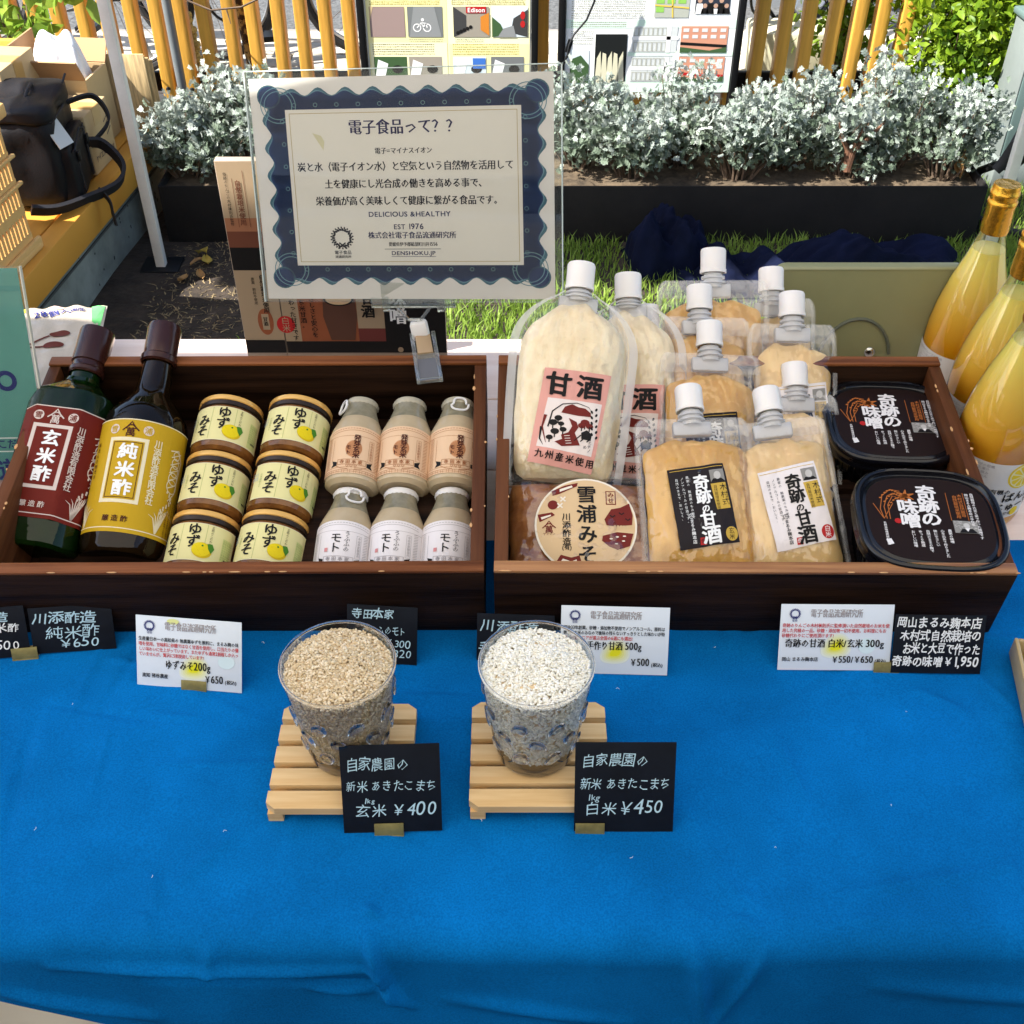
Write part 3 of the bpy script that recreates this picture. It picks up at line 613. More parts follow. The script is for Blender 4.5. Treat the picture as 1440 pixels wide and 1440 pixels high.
# grey cabinet at right
gcab = mat('cabinet_paint', (.1, .15, .145), .5, var=.08, vscale=4); gcl = mat('cabinet_side_paint', (.15, .175, .17), .6, var=.08, vscale=4)
cab = thing('utility_cabinet', 'tall grey green steel utility cabinet standing at the right edge', 'cabinet', (1.56, 3.50, GZ), R(3))
MB().box(0, .5, 0, .15, .10, .50, bev=.008).build('housing', gcab, cab)
MB().box(-.02, .53, -.02, .17, .0, .10, bev=.01).build('plinth', gcl, cab)
MB().box(-.012, .52, -.02, .165, .50, .52, bev=.006).build('lid', gcab, cab)
dr = MB().box(.04, .46, -.014, 0, .14, .47, bev=.003).build('door', gcab, cab)
MB().box(.065, .085, -.035, -.014, .3, .42, bev=.004).build('handle', darkmet, dr)
MB().box(.05, .11, -.018, -.014, .17, .19).build('vent_slot', darkmet, dr)
MB().box(-.004, 0, .004, .146, .104, .498, bev=.001).build('side_panel', gcl, cab)
mb = MB(); mb.tube([onz(1448, 215, -.45), onz(1425, 235, -.52), onz(1400, 232, -.54), onz(1378, 240, -.6), onz(1362, 262, -.7), onz(1362, 290, GZ + .02), onz(1385, 318, GZ + .02), onz(1440, 330, GZ + .02), onz(1500, 330, GZ + .02)], .012, 10)
prop(mb.build('black_cable', rub), 'thick black cable looping down from the cabinet onto the grass', 'cable')
mb = MB(); mb.tube([onz(1440, 180, -.4), onz(1428, 205, -.42), onz(1415, 225, -.47), onz(1400, 240, -.5)], [.014, .018, .018, .014], 12)
prop(mb.build('cable_plug', rub), 'fat black plug connector hanging on the cabinet corner', 'plug')

# added tree, out of view; its crown keeps bright sky out of reflections
tr_ = thing('added_tree', 'unseen leafy tree added beyond the fence to block the sky from reflections', 'tree', (.3, 7.2, GZ))
MB().tube([(0, 0, 0), (.05, 0, 1.2), (0, .1, 2.4), (.1, 0, 3.6)], [.16, .13, .11, .06], 12).build('trunk', stemm, tr_)
lb_ = MB()
for k in range(14):
    a = k * 2.4; lb_.tube([(0, .05, 1.8 + .1 * k), (math.cos(a) * 1.2, math.sin(a) * .9, 2.6 + .12 * k), (math.cos(a) * 2.4, math.sin(a) * 1.7, 3.0 + .15 * k)], [.06, .04, .015], 6)
lb_.build('limb', stemm, tr_)
rg = np.random.default_rng(77); n = 9000; d = rg.normal(0, 1, (n, 3)); d /= np.linalg.norm(d, axis=1)[:, None]; c_ = d * rg.uniform(.45, 1, (n, 1)) ** .6 * (3.6, 1.7, 1.7) + (0, 0, 3.7)
u_ = rg.normal(0, 1, (n, 3)); u_ /= np.linalg.norm(u_, axis=1)[:, None]; w_ = np.cross(u_, rg.normal(0, 1, (n, 3))); w_ /= np.linalg.norm(w_, axis=1)[:, None]; sz = rg.uniform(.09, .17, (n, 1))
V = np.stack([c_ - u_ * sz, c_ + w_ * sz * .6, c_ + u_ * sz, c_ - w_ * sz * .6], 1).reshape(-1, 3); F = np.arange(4 * n).reshape(-1, 4)
q = npmesh('crown', V, F, mat('tree_leaf', (.04, .075, .015), .6, var=.3, vscale=2, translucent=.25), tr_); q['kind'] = 'stuff'
# ================================================================== THINGS ON THE BENCH (left background)
card = mat('cardboard', (.46, .33, .17), .8, bump=.08, bscale=40, var=.07, vscale=6); cardd = mat('cardboard_inside', (.34, .2, .1), .85)
def carton(loc, rz, sx, sy, sz, lb, art=None, open_=False, grp='cartons piled on the bench'):
    o = thing('cardboard_box', lb, 'box', loc, rz, grp)
    if open_:
        t = .006; mb = MB(); mb.box(-sx, sx, -sy, -sy + t, 0, sz).box(-sx, sx, sy - t, sy, 0, sz).box(-sx, -sx + t, -sy + t, sy - t, 0, sz).box(sx - t, sx, -sy + t, sy - t, 0, sz).box(-sx + t, sx - t, -sy + t, sy - t, 0, .006); mb.build('body', card, o)
        for s_, M in ((1, Matrix.Translation((0, sy, sz)) @ Matrix.Rotation(R(50), 4, 'X')), (-1, Matrix.Translation((0, -sy, sz)) @ Matrix.Rotation(R(-60), 4, 'X'))): MB().box(-sx, sx, 0 if s_ > 0 else -sy * .9, sy * .9 if s_ > 0 else 0, 0, .005, M=M).build('flap', cardd, o)
        MB().box(-sx * 1.0, -sx + .005, -sy, sy, sz, sz + .09, M=None).build('flap', cardd, o)
    else:
        MB().box(-sx, sx, -sy, sy, 0, sz, bev=.004).build('body', card, o)
        MB().box(-sx * .99, sx * .99, -.024, .024, sz, sz + .0008).build('tape', mat('brown_tape', (.42, .27, .1), .3), o)
        MB().box(sx, sx + .0008, -.024, .024, sz * .72, sz * 1.0).build('tape', MATS['brown_tape'], o)
    if art: art(o, sx, sy, sz)
    return o
brn = ink('stamp', (.06, .045, .05))
def box_art(o, sx, sy, sz):           # on the face that looks to +x
    A = Art(2); A.disc(60, 55, 7, BLK, 1, ry=6)
    for k in range(4): A.line([(96 + k * 2, 40 + k * 9), (130, 30 + k * 9)], 2.2, brn)
    A.text('ケイエヌ', 14, 84, 15, brn, 'bold'); A.text('取扱注意', 84, 92, 11, brn)
    A.build('print', o, lambda u, v, l: np.c_[np.full(len(u), sx + LIFT * (l + 3)), -sy + u * (2 * sy / 140), sz - v * (sz / 120)])
carton((-1.245, 3.095, GZ + .262), -BA, .105, .078, .165, 'closed cardboard box at the right of the pile with a round hand hole', box_art)
carton((-1.275, 3.262, GZ + .262), -BA, .10, .075, .20, 'open cardboard box with raised flap stuffed with a white bag', None, True)
def box_art2(o, sx, sy, sz):
    A = Art(2); A.text('モルタルネット', 20, 84, 13, brn, 'bold', fit=70); A.rect(22, 98, 84, 100, brn); A.text('水平方向へ', 26, 101, 9, brn); A.line([(90, 40), (100, 36)], 2, brn); A.line([(90, 62), (100, 58)], 2, brn)
    A.build('print', o, lambda u, v, l: np.c_[-sx + u * (2 * sx / 120), np.full(len(u), -sy - LIFT * (l + 3)), sz - v * (sz / 120)])
b2 = carton((-1.435, 3.10, GZ + .262), -BA, .115, .10, .29, 'tall cardboard box at the far left edge behind the yellow plastic crate', box_art2)
pnl = MB().box(-.42, .42, -.012, .012, 0, .245, bev=.004).build('yellow_board', mat('yellow_board_paint', (.55, .31, .05), .6, var=.05)); pnl.location = (-1.61, 3.385, GZ + .262); pnl.rotation_euler = (R(-2), 0, -.02)
prop(pnl, 'plain yellow board standing across the back of the bench', 'board')
# crumpled white sheets
mb = MB(); mb.grid(26, 26, lambda u, v: ((u - .5) * .19, (v - .5) * .14, .28 * (1 - (2 * u - 1) ** 4) * (1 - (2 * v - 1) ** 4) + .035 * noise.noise(Vector((u * 4, v * 5, 1))) + .015 * math.sin(14 * u + 6 * v)))
o = mb.build('white_bag', mat('white_cloth_bag', (.7, .7, .72), .8, bump=.2, bscale=40), smooth=60); o.location = (-1.275, 3.262, GZ + .275); prop(o, 'crumpled white cloth bag stuffed between the boxes on the bench', 'bag')
mb = MB(); mb.box(-.09, .09, -.003, .003, 0, .3, bev=.001)
for k in range(3): mb.box(-.088 + .01 * k, .09 + .01 * k, .006 + k * .006, .009 + k * .006, 0, .29 - .01 * k)
o = mb.build('wood_sheets', mat('slatted_wood', (.5, .36, .18), .7, var=.35, vscale=30, stretch=(3, 1, .2))); o.location = (-1.135, 3.35, GZ + .262); o.scale = (.8, 1, .72); prop(o, 'pale ribbed wood sheets standing before the yellow board', 'wood')

# backpack
nyl = mat('black_nylon', (.004, .004, .006), .6, bump=.25, bscale=160, spec=.3); nyl2 = mat('charcoal_webbing', (.012, .012, .016), .75, bump=.4, bscale=220)
bp = thing('backpack', 'black nylon backpack slumped on the bench, its padded strap hanging over the edge', 'backpack', (-1.25, 2.905, GZ + .262), R(6)); bp.scale = (.70, .72, .72)
def pad(cx, cy, cz, sx, sy, sz, p=4, nz=.012, sd_=0):
    mb = MB(); n = 22; V = []; 
    def pt(a, t):
        c = Vector((math.cos(a) * math.cos(t), math.sin(a) * math.cos(t), math.sin(t))); e = lambda q: math.copysign(abs(q) ** (2 / p), q)
        L = (abs(c.x) ** p + abs(c.y) ** p + abs(c.z) ** p) ** (-1 / p); q = Vector((c.x * L * sx, c.y * L * sy, c.z * L * sz))
        w = noise.noise(q * 9 + Vector((sd_, 0, 0))); return q + Vector((cx, cy, cz)) + c * nz * (w + .7 * (abs(noise.noise(q * 16 + Vector((sd_, 3, 0)))) - .25))
    mb.grid(2 * n, n, lambda u, v: pt(2 * math.pi * u, -math.pi / 2 + math.pi * v)); return mb
pad(0, 0, .17, .12, .17, .17, 7, .014).build('body', nyl, bp, 60)
pad(.125, -.01, .12, .035, .13, .115, 7, .010, 3).build('front_pocket', nyl, bp, 60)
pad(.005, 0, .345, .125, .172, .03, 6, .016, 5).build('lid', nyl, bp, 60)
MB().tube([(.02, .05, .37), (.03, .03, .392), (.03, -.03, .392), (.02, -.05, .37)], .006, 8).build('grab_handle', nyl2, bp)
z_ = MB(); z_.tube([(.115, -.14, .31), (.135, -.02, .325), (.115, .12, .31)], .004, 6).tube([(.165, -.12, .2), (.168, 0, .24), (.16, .1, .2)], .003, 6); z_.build('zip', nyl2, bp)
MB().tube([(.1, .06, .33), (.12, .05, .36), (.13, .08, .38), (.14, .1, .40)], .004, 6).build('cord', nyl2, bp)
def strap(name, pts, wd, th):
    pts = [Vector(p) for p in pts]
    k = 40; P = []
    for i in range(k + 1):
        f = i / k * (len(pts) - 1); j = min(int(f), len(pts) - 2); t = f - j; p0 = pts[max(j - 1, 0)]; p1 = pts[j]; p2 = pts[j + 1]; p3 = pts[min(j + 2, len(pts) - 1)]
        P.append(.5 * ((2 * p1) + (p2 - p0) * t + (2 * p0 - 5 * p1 + 4 * p2 - p3) * t * t + (3 * p1 - p0 - 3 * p2 + p3) * t ** 3))
    V = []; F = []
    for i, p in enumerate(P):
        d = (P[min(i + 1, k)] - P[max(i - 1, 0)]).normalized(); u = Vector((.35, -.5, .8)); u = (u - d * u.dot(d)).normalized(); q = d.cross(u)
        V += [p + u * wd + q * th, p - u * wd + q * th, p - u * wd - q * th, p + u * wd - q * th]
    for i in range(k): F += [(4 * i + j, 4 * i + (j + 1) % 4, 4 * i + 4 + (j + 1) % 4, 4 * i + 4 + j) for j in range(4)]
    F += [(0, 1, 2, 3), (4 * k + 3, 4 * k + 2, 4 * k + 1, 4 * k)]
    return MB().add(V, F).build(name, nyl2, bp, 40)
strap('shoulder_strap', [(.13, .10, .14), (.2, .14, .12), (.27, .10, .05), (.26, .0, .018), (.17, -.12, .02), (.08, -.22, .03), (.0, -.26, .05)], .026, .007)
strap('shoulder_strap', [(.10, .1, .29), (.2, .17, .29), (.24, .17, .2), (.17, .13, .13)], .012, .004)
strap('loose_strap_end', [(.20, -.06, .03), (.235, -.08, -.01), (.24, -.09, -.06), (.245, -.10, -.10)], .014, .002)
MB().box(-.035, .035, -.002, .002, -.05, .05, M=Matrix.Translation((.125, -.125, .27)) @ Matrix.Rotation(R(60), 4, 'Z') @ Matrix.Rotation(R(-35), 4, 'X')).build('sunlit_patch', mat('sunlit_patch_grey', (.5, .51, .5), .5), bp)  # patch of sunlight on the pack, put in as a pale plate

for y in (-.08, .08):                   # webbing and buckles down the front
    MB().box(.160, .163, y - .009, y + .009, .03, .225, bev=.0005).build('webbing', nyl2, bp); MB().box(.163, .171, y - .014, y + .014, .15, .185, bev=.003).build('buckle', darkmet, bp)
MB().box(.159, .1615, -.125, .105, .196, .203).build('piping', nyl2, bp)

# yellow plastic crate: frame bars and slotted walls
ycr = mat('yellow_crate_plastic', (.72, .45, .17), .45, translucent=.12)
yc = thing('plastic_crate', 'pale orange slotted plastic harvest crate at the left edge on the bench', 'crate', (-1.185, 2.575, GZ + .262), R(-8)); yc.scale = (1, 1, 1.08)
def slot_wall(L, H, ax):
    mb = MB()
    def bx(a0, a1, z0, z1, t0=-.004, t1=.004):
        if ax == 'x': mb.box(t0, t1, a0, a1, z0, z1)
        else: mb.box(a0, a1, t0, t1, z0, z1)
    rows = [.035, .10, .105, .165, .17, .225, .23, .285]
    bx(0, L, 0, .045); bx(0, L, .280, H)
    for z in (.090, .150, .212): bx(0, L, z, z + .022)
    x = 0.02; bx(0, .02, .035, .285, -.006, .006)
    while x < L - .01: bx(x + .0045, x + .0165, .035, .285, -.0035, .0035); x += .0165
    return mb
w1 = slot_wall(.5, .32, 'x'); 
for v in range(len(w1.v)): w1.v[v] = (w1.v[v][0], w1.v[v][1] - .5, w1.v[v][2])
w1.build('side_wall', ycr, yc)
w2 = slot_wall(.36, .32, 'y'); w2.v = [(x - .36, y, z) for x, y, z in w2.v]; w2.build('end_wall', ycr, yc)
w3 = slot_wall(.36, .32, 'y'); w3.v = [(x - .36, y - .5, z) for x, y, z in w3.v]; w3.build('end_wall', ycr, yc)
w4 = slot_wall(.5, .32, 'x'); w4.v = [(x - .36, y - .5, z) for x, y, z in w4.v]; w4.build('side_wall', ycr, yc)
MB().box(-.375, .018, -.515, .015, .318, .334, bev=.005).build('base', ycr, yc).location = (0, 0, -.318)
rimb = MB(); rimb.box(-.008, .02, -.52, .02, .305, .335, bev=.006).box(-.38, -.008, -.008, .02, .305, .335, bev=.006).box(-.38, -.008, -.52, -.495, .305, .335, bev=.006).box(-.38, -.355, -.495, -.008, .305, .335); rimb.build('rim', ycr, yc)
rb = MB()
for z in (.155, .217): rb.box(.004, .014, -.5, .012, z, z + .008, bev=.002)
rb.build('rib', ycr, yc)
rb = MB()
for z in (.02,): rb.box(.004, .016, -.52, .02, 0, .028, bev=.004)
rb.build('foot_rib', ycr, yc)

# dark blue cloths on the grass
navy = mat('navy_cloth', (.003, .005, .018), .9, bump=.35, bscale=120, spec=.1, var=.3, vscale=10)
def heap(name, x, y, sx, sy, h, seed, rz, lb, ridge=4, p=3):
    n = 46; mb = MB()
    def f(u, v):
        a, b_ = 2 * u - 1, 2 * v - 1; r = (abs(a) ** p + abs(b_) ** p); e = max(0, 1 - r); q = Vector((a * 1.6, b_ * 1.6, seed))
        z = h * e ** .55 * (.68 + .35 * noise.noise(q)) + (.03 * math.sin(ridge * a * 2 + 3 * b_ + seed) + .02 * noise.noise(q * 4)) * e ** .5
        return (a * sx * (1 + .12 * noise.noise(q * 2)), b_ * sy * (1 + .12 * noise.noise(q * 2 + Vector((5, 0, 0)))), max(0, z) + .004)
    mb.grid(n, n, f); o = mb.build(name, navy, smooth=60); o.location = (x, y, GZ); o.rotation_euler = (0, 0, rz); return prop(o, lb, 'cloth', 'dark blue cloths on the grass')
heap('navy_cloth_bag', .45, 2.99, .12, .10, .20, 1, .1, 'upright dark navy cloth bag slumped on the grass against the planter')
heap('navy_cloth', .66, 2.86, .2, .12, .10, 5, -.4, 'crumpled navy cloth spread beside the upright cloth bag')
heap('navy_cloth', 1.0, 2.92, .28, .11, .13, 9, .12, 'long folded navy cloth bundle lying before the right half of planter', 2)
# ================================================================== THE TABLE
wood_pink = mat('pale_pine', (.76, .58, .48), .6, c2=(.86, .70, .60), vscale=5, stretch=(.6, 9, 9), bump=.06, bscale=60)
table = thing('display_table', 'long pale pine trestle table under the blue cloth', 'table', (0, .93, GZ))
me0 = None
tp = MB().box(-1.3, 1.3, -.0735, .0735, -.028, -.004, bev=.003)
for i in range(6):
    if me0 is None: o = tp.build('plank', wood_pink, table); me0 = o.data
    else: o = bpy.data.objects.new('plank', me0); col.objects.link(o); o.parent = table
    o.location = (.02 * (i % 2), -.372 + i * .149, -GZ)
for x in (-1.05, 1.05):
    for y in (-.36, .36): MB().box(x - .02, x + .02, y - .02, y + .02, 0, .72, bev=.003).build('leg', wood_pink, table)
# white under-cloth hanging at the front, cream
crm = mat('cream_cloth', (.68, .62, .5), .85, bump=.15, bscale=200)
mb = MB(); mb.grid(120, 30, lambda u, v: (-1.25 + 2.5 * u, .476 - .010 * math.sin(u * 60 + 2 * math.sin(u * 17)) * min(1, 3 * v), -.004 - .6 * v))
prop(mb.build('cream_skirt', crm, smooth=60), 'cream table skirt hanging under the hem of the blue cloth', 'cloth')

# blue cloth with creases and a soft fold over the table edge
def blue_mat():
    m = mat('blue_cloth', (.001, .127, .39), .9, spec=.05, var=.22, vscale=3.5)
    t = m.node_tree; b = t.nodes['Principled BSDF']; tc = t.nodes.new('ShaderNodeTexCoord')
    n1 = t.nodes.new('ShaderNodeTexNoise'); n1.inputs['Scale'].default_value = 620; n1.inputs['Detail'].default_value = 3
    wv = t.nodes.new('ShaderNodeTexWave'); wv.inputs['Scale'].default_value = 330; wv.inputs['Distortion'].default_value = 3; wv.inputs['Detail'].default_value = 2
    ad = t.nodes.new('ShaderNodeMath'); ad.operation = 'MULTIPLY_ADD'; ad.inputs[1].default_value = .35
    t.links.new(tc.outputs['Object'], n1.inputs[0]); t.links.new(tc.outputs['Object'], wv.inputs[0]); t.links.new(wv.outputs['Fac'], ad.inputs[0]); t.links.new(n1.outputs[0], ad.inputs[2])
    bp = t.nodes.new('ShaderNodeBump'); bp.inputs['Strength'].default_value = .55; bp.inputs['Distance'].default_value = .0008
    t.links.new(ad.outputs[0], bp.inputs['Height']); t.links.new(bp.outputs[0], b.inputs['Normal'])
    # the weave also varies in tone from thread to thread
    rmp = [x for x in t.nodes if x.type == 'VALTORGB'][0]; mx = t.nodes.new('ShaderNodeMix'); mx.data_type = 'RGBA'; mx.blend_type = 'MULTIPLY'; mx.inputs[0].default_value = .45
    r2 = t.nodes.new('ShaderNodeValToRGB'); r2.color_ramp.elements[0].position = .35; r2.color_ramp.elements[0].color = (.6, .6, .6, 1); r2.color_ramp.elements[1].position = .65; r2.color_ramp.elements[1].color = (1.25, 1.25, 1.25, 1)
    t.links.new(n1.outputs[0], r2.inputs[0]); t.links.new(rmp.outputs[0], mx.inputs[6]); t.links.new(r2.outputs[0], mx.inputs[7]); t.links.new(mx.outputs[2], b.inputs['Base Color'])
    return m
YE, FR = .488, .028                     # table front edge and fold radius
CR = []                                 # creases: (x0, s0, x1, s1, height, width); s runs from 0 at the edge inwards (+) and down the drape (-)
for px0, py0, px1, py1, h, wd in ((0, 1260, 140, 1190, .0022, .010), (250, 1250, 330, 1180, .0035, .006), (180, 1180, 170, 1000, .0012, .014), (1010, 1240, 1075, 1290, .003, .009), (1090, 1150, 1110, 1250, .002, .009), (1350, 1150, 1440, 1250, .0018, .012),
                          (560, 980, 830, 1010, .0012, .010), (1000, 1060, 1200, 990, .0016, .018), (40, 1060, 250, 1020, .0016, .018), (220, 1290, 215, 1240, .003, .007), (640, 1190, 900, 1210, .0010, .016), (960, 1130, 1010, 1230, .0014, .010), (20, 1000, 120, 1130, .0014, .013), (1200, 1120, 1420, 1060, .0012, .014)):
    a, b_ = onz(px0, py0), onz(px1, py1); CR.append((a.x, a.y - YE, b_.x, b_.y - YE, h, wd))
for x0, s0, x1, s1, h, wd in ((-.37, -.022, -.11, -.030, .011, .006), (-.30, -.042, -.10, -.050, -.006, .005), (-.115, .005, -.10, -.075, .010, .006), (-.105, -.055, -.085, -.085, .008, .005), (.145, .0, .165, -.12, .012, .008), (.20, -.005, .17, -.12, .009, .006), (-.05, -.075, .10, -.11, .007, .009), (-.24, .0, -.245, -.03, .006, .006), (-.42, -.06, -.30, -.095, .010, .008), (.30, -.05, .5, -.08, .006, .012), (-.12, -.06, -.17, -.05, .009, .006)):
    CR.append((x0, s0, x1, s1, h * (1.25 if s0 > .001 else .8), wd * .9))
rc_ = random.Random(21)
for _ in range(46):                     # many faint creases on the flat top
    x0, s0 = rc_.uniform(-.6, .6), rc_.uniform(.01, .40); a = rc_.choice((rc_.gauss(0, .35), rc_.gauss(1.57, .3))); l = rc_.uniform(.04, .16)
    CR.append((x0, s0, x0 + l * math.cos(a), s0 + l * math.sin(a), rc_.choice((-1, 1, 1)) * rc_.uniform(.0012, .0034), rc_.uniform(.0025, .007)))
def crease(x, s):
    t = 0
    for x0, s0, x1, s1, h, wd in CR:
        dx, ds = x1 - x0, s1 - s0; L = dx * dx + ds * ds; q = max(0, min(1, ((x - x0) * dx + (s - s0) * ds) / L)); ex, es = x - x0 - q * dx, s - s0 - q * ds
        d2 = (ex * ex + es * es) / (wd * wd)
        if d2 < 9: t += h * math.exp(-d2) * (1 - .6 * abs(2 * q - 1) ** 2)
    return t
def cloth(u, v):
    x = -.80 + 1.60 * u; sback = .455; drape = min(.20, max(.04, .052 + (x + .43) * .42))
    s = sback - (sback + drape + FR * 1.57) * (v ** .85)
    nz = .0028 * noise.noise(Vector((x * 5, s * 7, 0))) + .0016 * noise.noise(Vector((x * 14, s * 17, 4))) + crease(x, s if s > 0 else s + FR * .8)
    lip = .003 * noise.noise(Vector((x * 3.2, 0, 9))) + .001 * math.sin(x * 11)
    if s >= 0: P = Vector((x, YE + s + lip * max(0, 1 - s / .05), .004)); n = Vector((0, 0, 1))
    elif s > -FR * 1.57:
        a = -s / FR; P = Vector((x, YE + lip - FR * math.sin(a), .004 - FR * (1 - math.cos(a)))); n = Vector((0, -math.sin(a), math.cos(a)))
    else:
        d = -s - FR * 1.57; fl = .003 * math.sin(x * 10 + 1.1) + .006 * noise.noise(Vector((x * 5, d * 3, 2)))
        P = Vector((x, YE + lip - FR + .0 + fl * min(1, d / .08) - .05 * d, .004 - FR - d)); n = Vector((0, -1, .1))
    return P + n * nz * 1.0
mb = MB(); mb.grid(420, 230, cloth); bc = mb.build('blue_cloth', blue_mat(), smooth=80); prop(bc, 'plain bright blue woven tablecloth, creased along the front fold', 'tablecloth')

rl = random.Random(5); mb = MB()
for _ in range(13):
    x, y, a = rl.uniform(-.42, .42), rl.uniform(.5, .8), rl.uniform(0, 3.1); l = rl.uniform(.0008, .0022); mb.tube([(x, y, .0085), (x + l * math.cos(a), y + l * math.sin(a), .0092), (x + l * 1.5 * math.cos(a + .5), y + l * 1.5 * math.sin(a + .5), .0086)], .00022, 4)
prop(mb.build('lint', mat('lint_fibre', (.7, .72, .7), .9)), 'tiny pale lint fibres scattered over the blue tablecloth', 'lint', kind='stuff')

# ------------------------------------------------------------------ wooden display trays
wdm = mat('dark_brown_wood', (.006, .003, .002), .5, c2=(.032, .015, .008), vscale=6, stretch=(.5, 12, 12), bump=.15, bscale=70, spec=.1)
wrim = mat('worn_brown_wood', (.10, .030, .009), .45, c2=(.26, .09, .03), vscale=5, stretch=(.5, 14, 14), bump=.12, bscale=80, spec=.2)
wsid = mat('worn_side_wood', (.06, .018, .006), .5, c2=(.13, .045, .015), vscale=5, stretch=(12, .6, 12), bump=.1, bscale=80, spec=.2)
chip = mat('bare_wood_chip', (.6, .33, .14), .7, var=.2, vscale=60)
TILT = R(7.2)
def wtray(loc, wdt, rz, lb, rimm):
    o = thing('wooden_tray', lb, 'tray', loc, rz, 'dark wooden display trays'); o.rotation_euler = (TILT, 0, rz); D, H, t = .318, .095, .0135; h = wdt / 2
    MB().box(-h, h, 0, t, 0, H - .004, bev=.0012).build('front_board', wdm, o); MB().box(-h, h, 0, t, H - .004, H, bev=.0012).build('front_rim', rimm, o)
    MB().box(-h, h, D - t, D, 0, H - .002, bev=.0015).build('back_board', wdm, o); MB().box(-h + .0, h, D - t - .0004, D + .0004, H - .002, H + .002, bev=.0012).build('back_rim', wrim, o)
    for s_ in (-1, 1):
        a, b_ = sorted((s_ * h, s_ * (h - t))); MB().box(a, b_, t + .0003, D - t - .0003, 0, H - .001, bev=.0012).build('side_board', wsid, o)
    MB().box(-h + t, h - t, t, D - t, .004, .010).build('base_board', wdm, o)
    MB().box(-h + .02, h - .02, D - .06, D - .02, -.042, -.002, bev=.002).build('rear_foot', wdm, o)
    cm = MB(); rg = random.Random(int(wdt * 1e4) + int(abs(loc[0]) * 100))
    for _ in range(14):
        sd_ = rg.choice((-1, 1)); y = rg.uniform(.03, D - .03); e = rg.choice((0, 1)); x = sd_ * (h - t * e); cm.ball((x, y, H - .001), (rg.uniform(.0006, .002), rg.uniform(.001, .006), .0009), n=6)
    for _ in range(9): x = rg.uniform(-h, h); cm.ball((x, 0.0002, H), (rg.uniform(.002, .008), .0008, .0008), n=6)
    cm.build('wear_marks', chip, o); return o
tl = wtray((-.2755, .803, .004), .497, R(.4), 'left dark wooden display tray holding vinegar, miso jars and little bottles', wrim)
tr = wtray((.2335, .803, .004), .502, R(-.4), 'right dark wooden display tray holding spouted pouches and black tubs', mat('worn_golden_rim', (.20, .075, .025), .45, c2=(.46, .22, .08), vscale=5, stretch=(.5, 14, 14), bump=.12, bscale=80))
def riser(x0, x1, y0, z0, y1, z1, lb):
    mb = MB(); n = Vector((0, -(z1 - z0), y1 - y0)).normalized() * .006
    V = [(x, y, z) for x in (x0, x1) for y, z in ((y0, z0), (y1, z1), (y1 - n.y, z1 - n.z), (y0 - n.y, z0 - n.z))]
    mb.add(V, [(0, 1, 2, 3), (7, 6, 5, 4), (0, 4, 5, 1), (1, 5, 6, 2), (2, 6, 7, 3), (3, 7, 4, 0)])
    mb.box(x0, x1, y1 - .02, y1 - .012, .055, z1 - .012); return prop(mb.build('riser_board', wdm), lb, 'board', 'slanted boards in the trays')

# ------------------------------------------------------------------ bottles, jars
def bt(bx, by, yb, tx, ty, yt): return ony(bx, by, yb), ony(tx, ty, yt)
foilr = mat('brown_foil_cap', (.038, .011, .007), .2, .2, bump=.05, bscale=60)
grn = mat('dark_green_glass', (.001, .005, .001), .03, spec=.35, c2=(.004, .016, .002), vscale=12, bump=.05, bscale=14)
brg = mat('dark_brown_glass', (.004, .0025, .001), .03, spec=.35, c2=(.012, .006, .002), vscale=10, bump=.05, bscale=14)
redl = ink('label_red', (.135, .013, .007)); cream = ink('label_cream', (.62, .52, .46)); yell = ink('label_yellow', (.50, .31, .012)); cr2 = ink('label_pale', (.74, .66, .44)); dk = ink('label_darkred', (.06, .012, .01))
def mountain(A, x, y, s_, m, L=3):      # the shop's crest: peaked roof over a character
    A.line([(x - s_, y + s_ * .55), (x - s_ * .1, y - s_ * .25), (x, y - s_ * .1)], s_ * .16, m, L).line([(x + s_, y + s_ * .55), (x + s_ * .1, y - s_ * .25), (x, y - s_ * .1)], s_ * .16, m, L)
    A.line([(x - s_ * .45, y + s_ * .05), (x, y - s_ * .6), (x + s_ * .45, y + s_ * .05)], s_ * .16, m, L)
    A.text('萬', x, y + s_ * .12, s_ * 1.25, m, 'bold', layer=L, al='c')
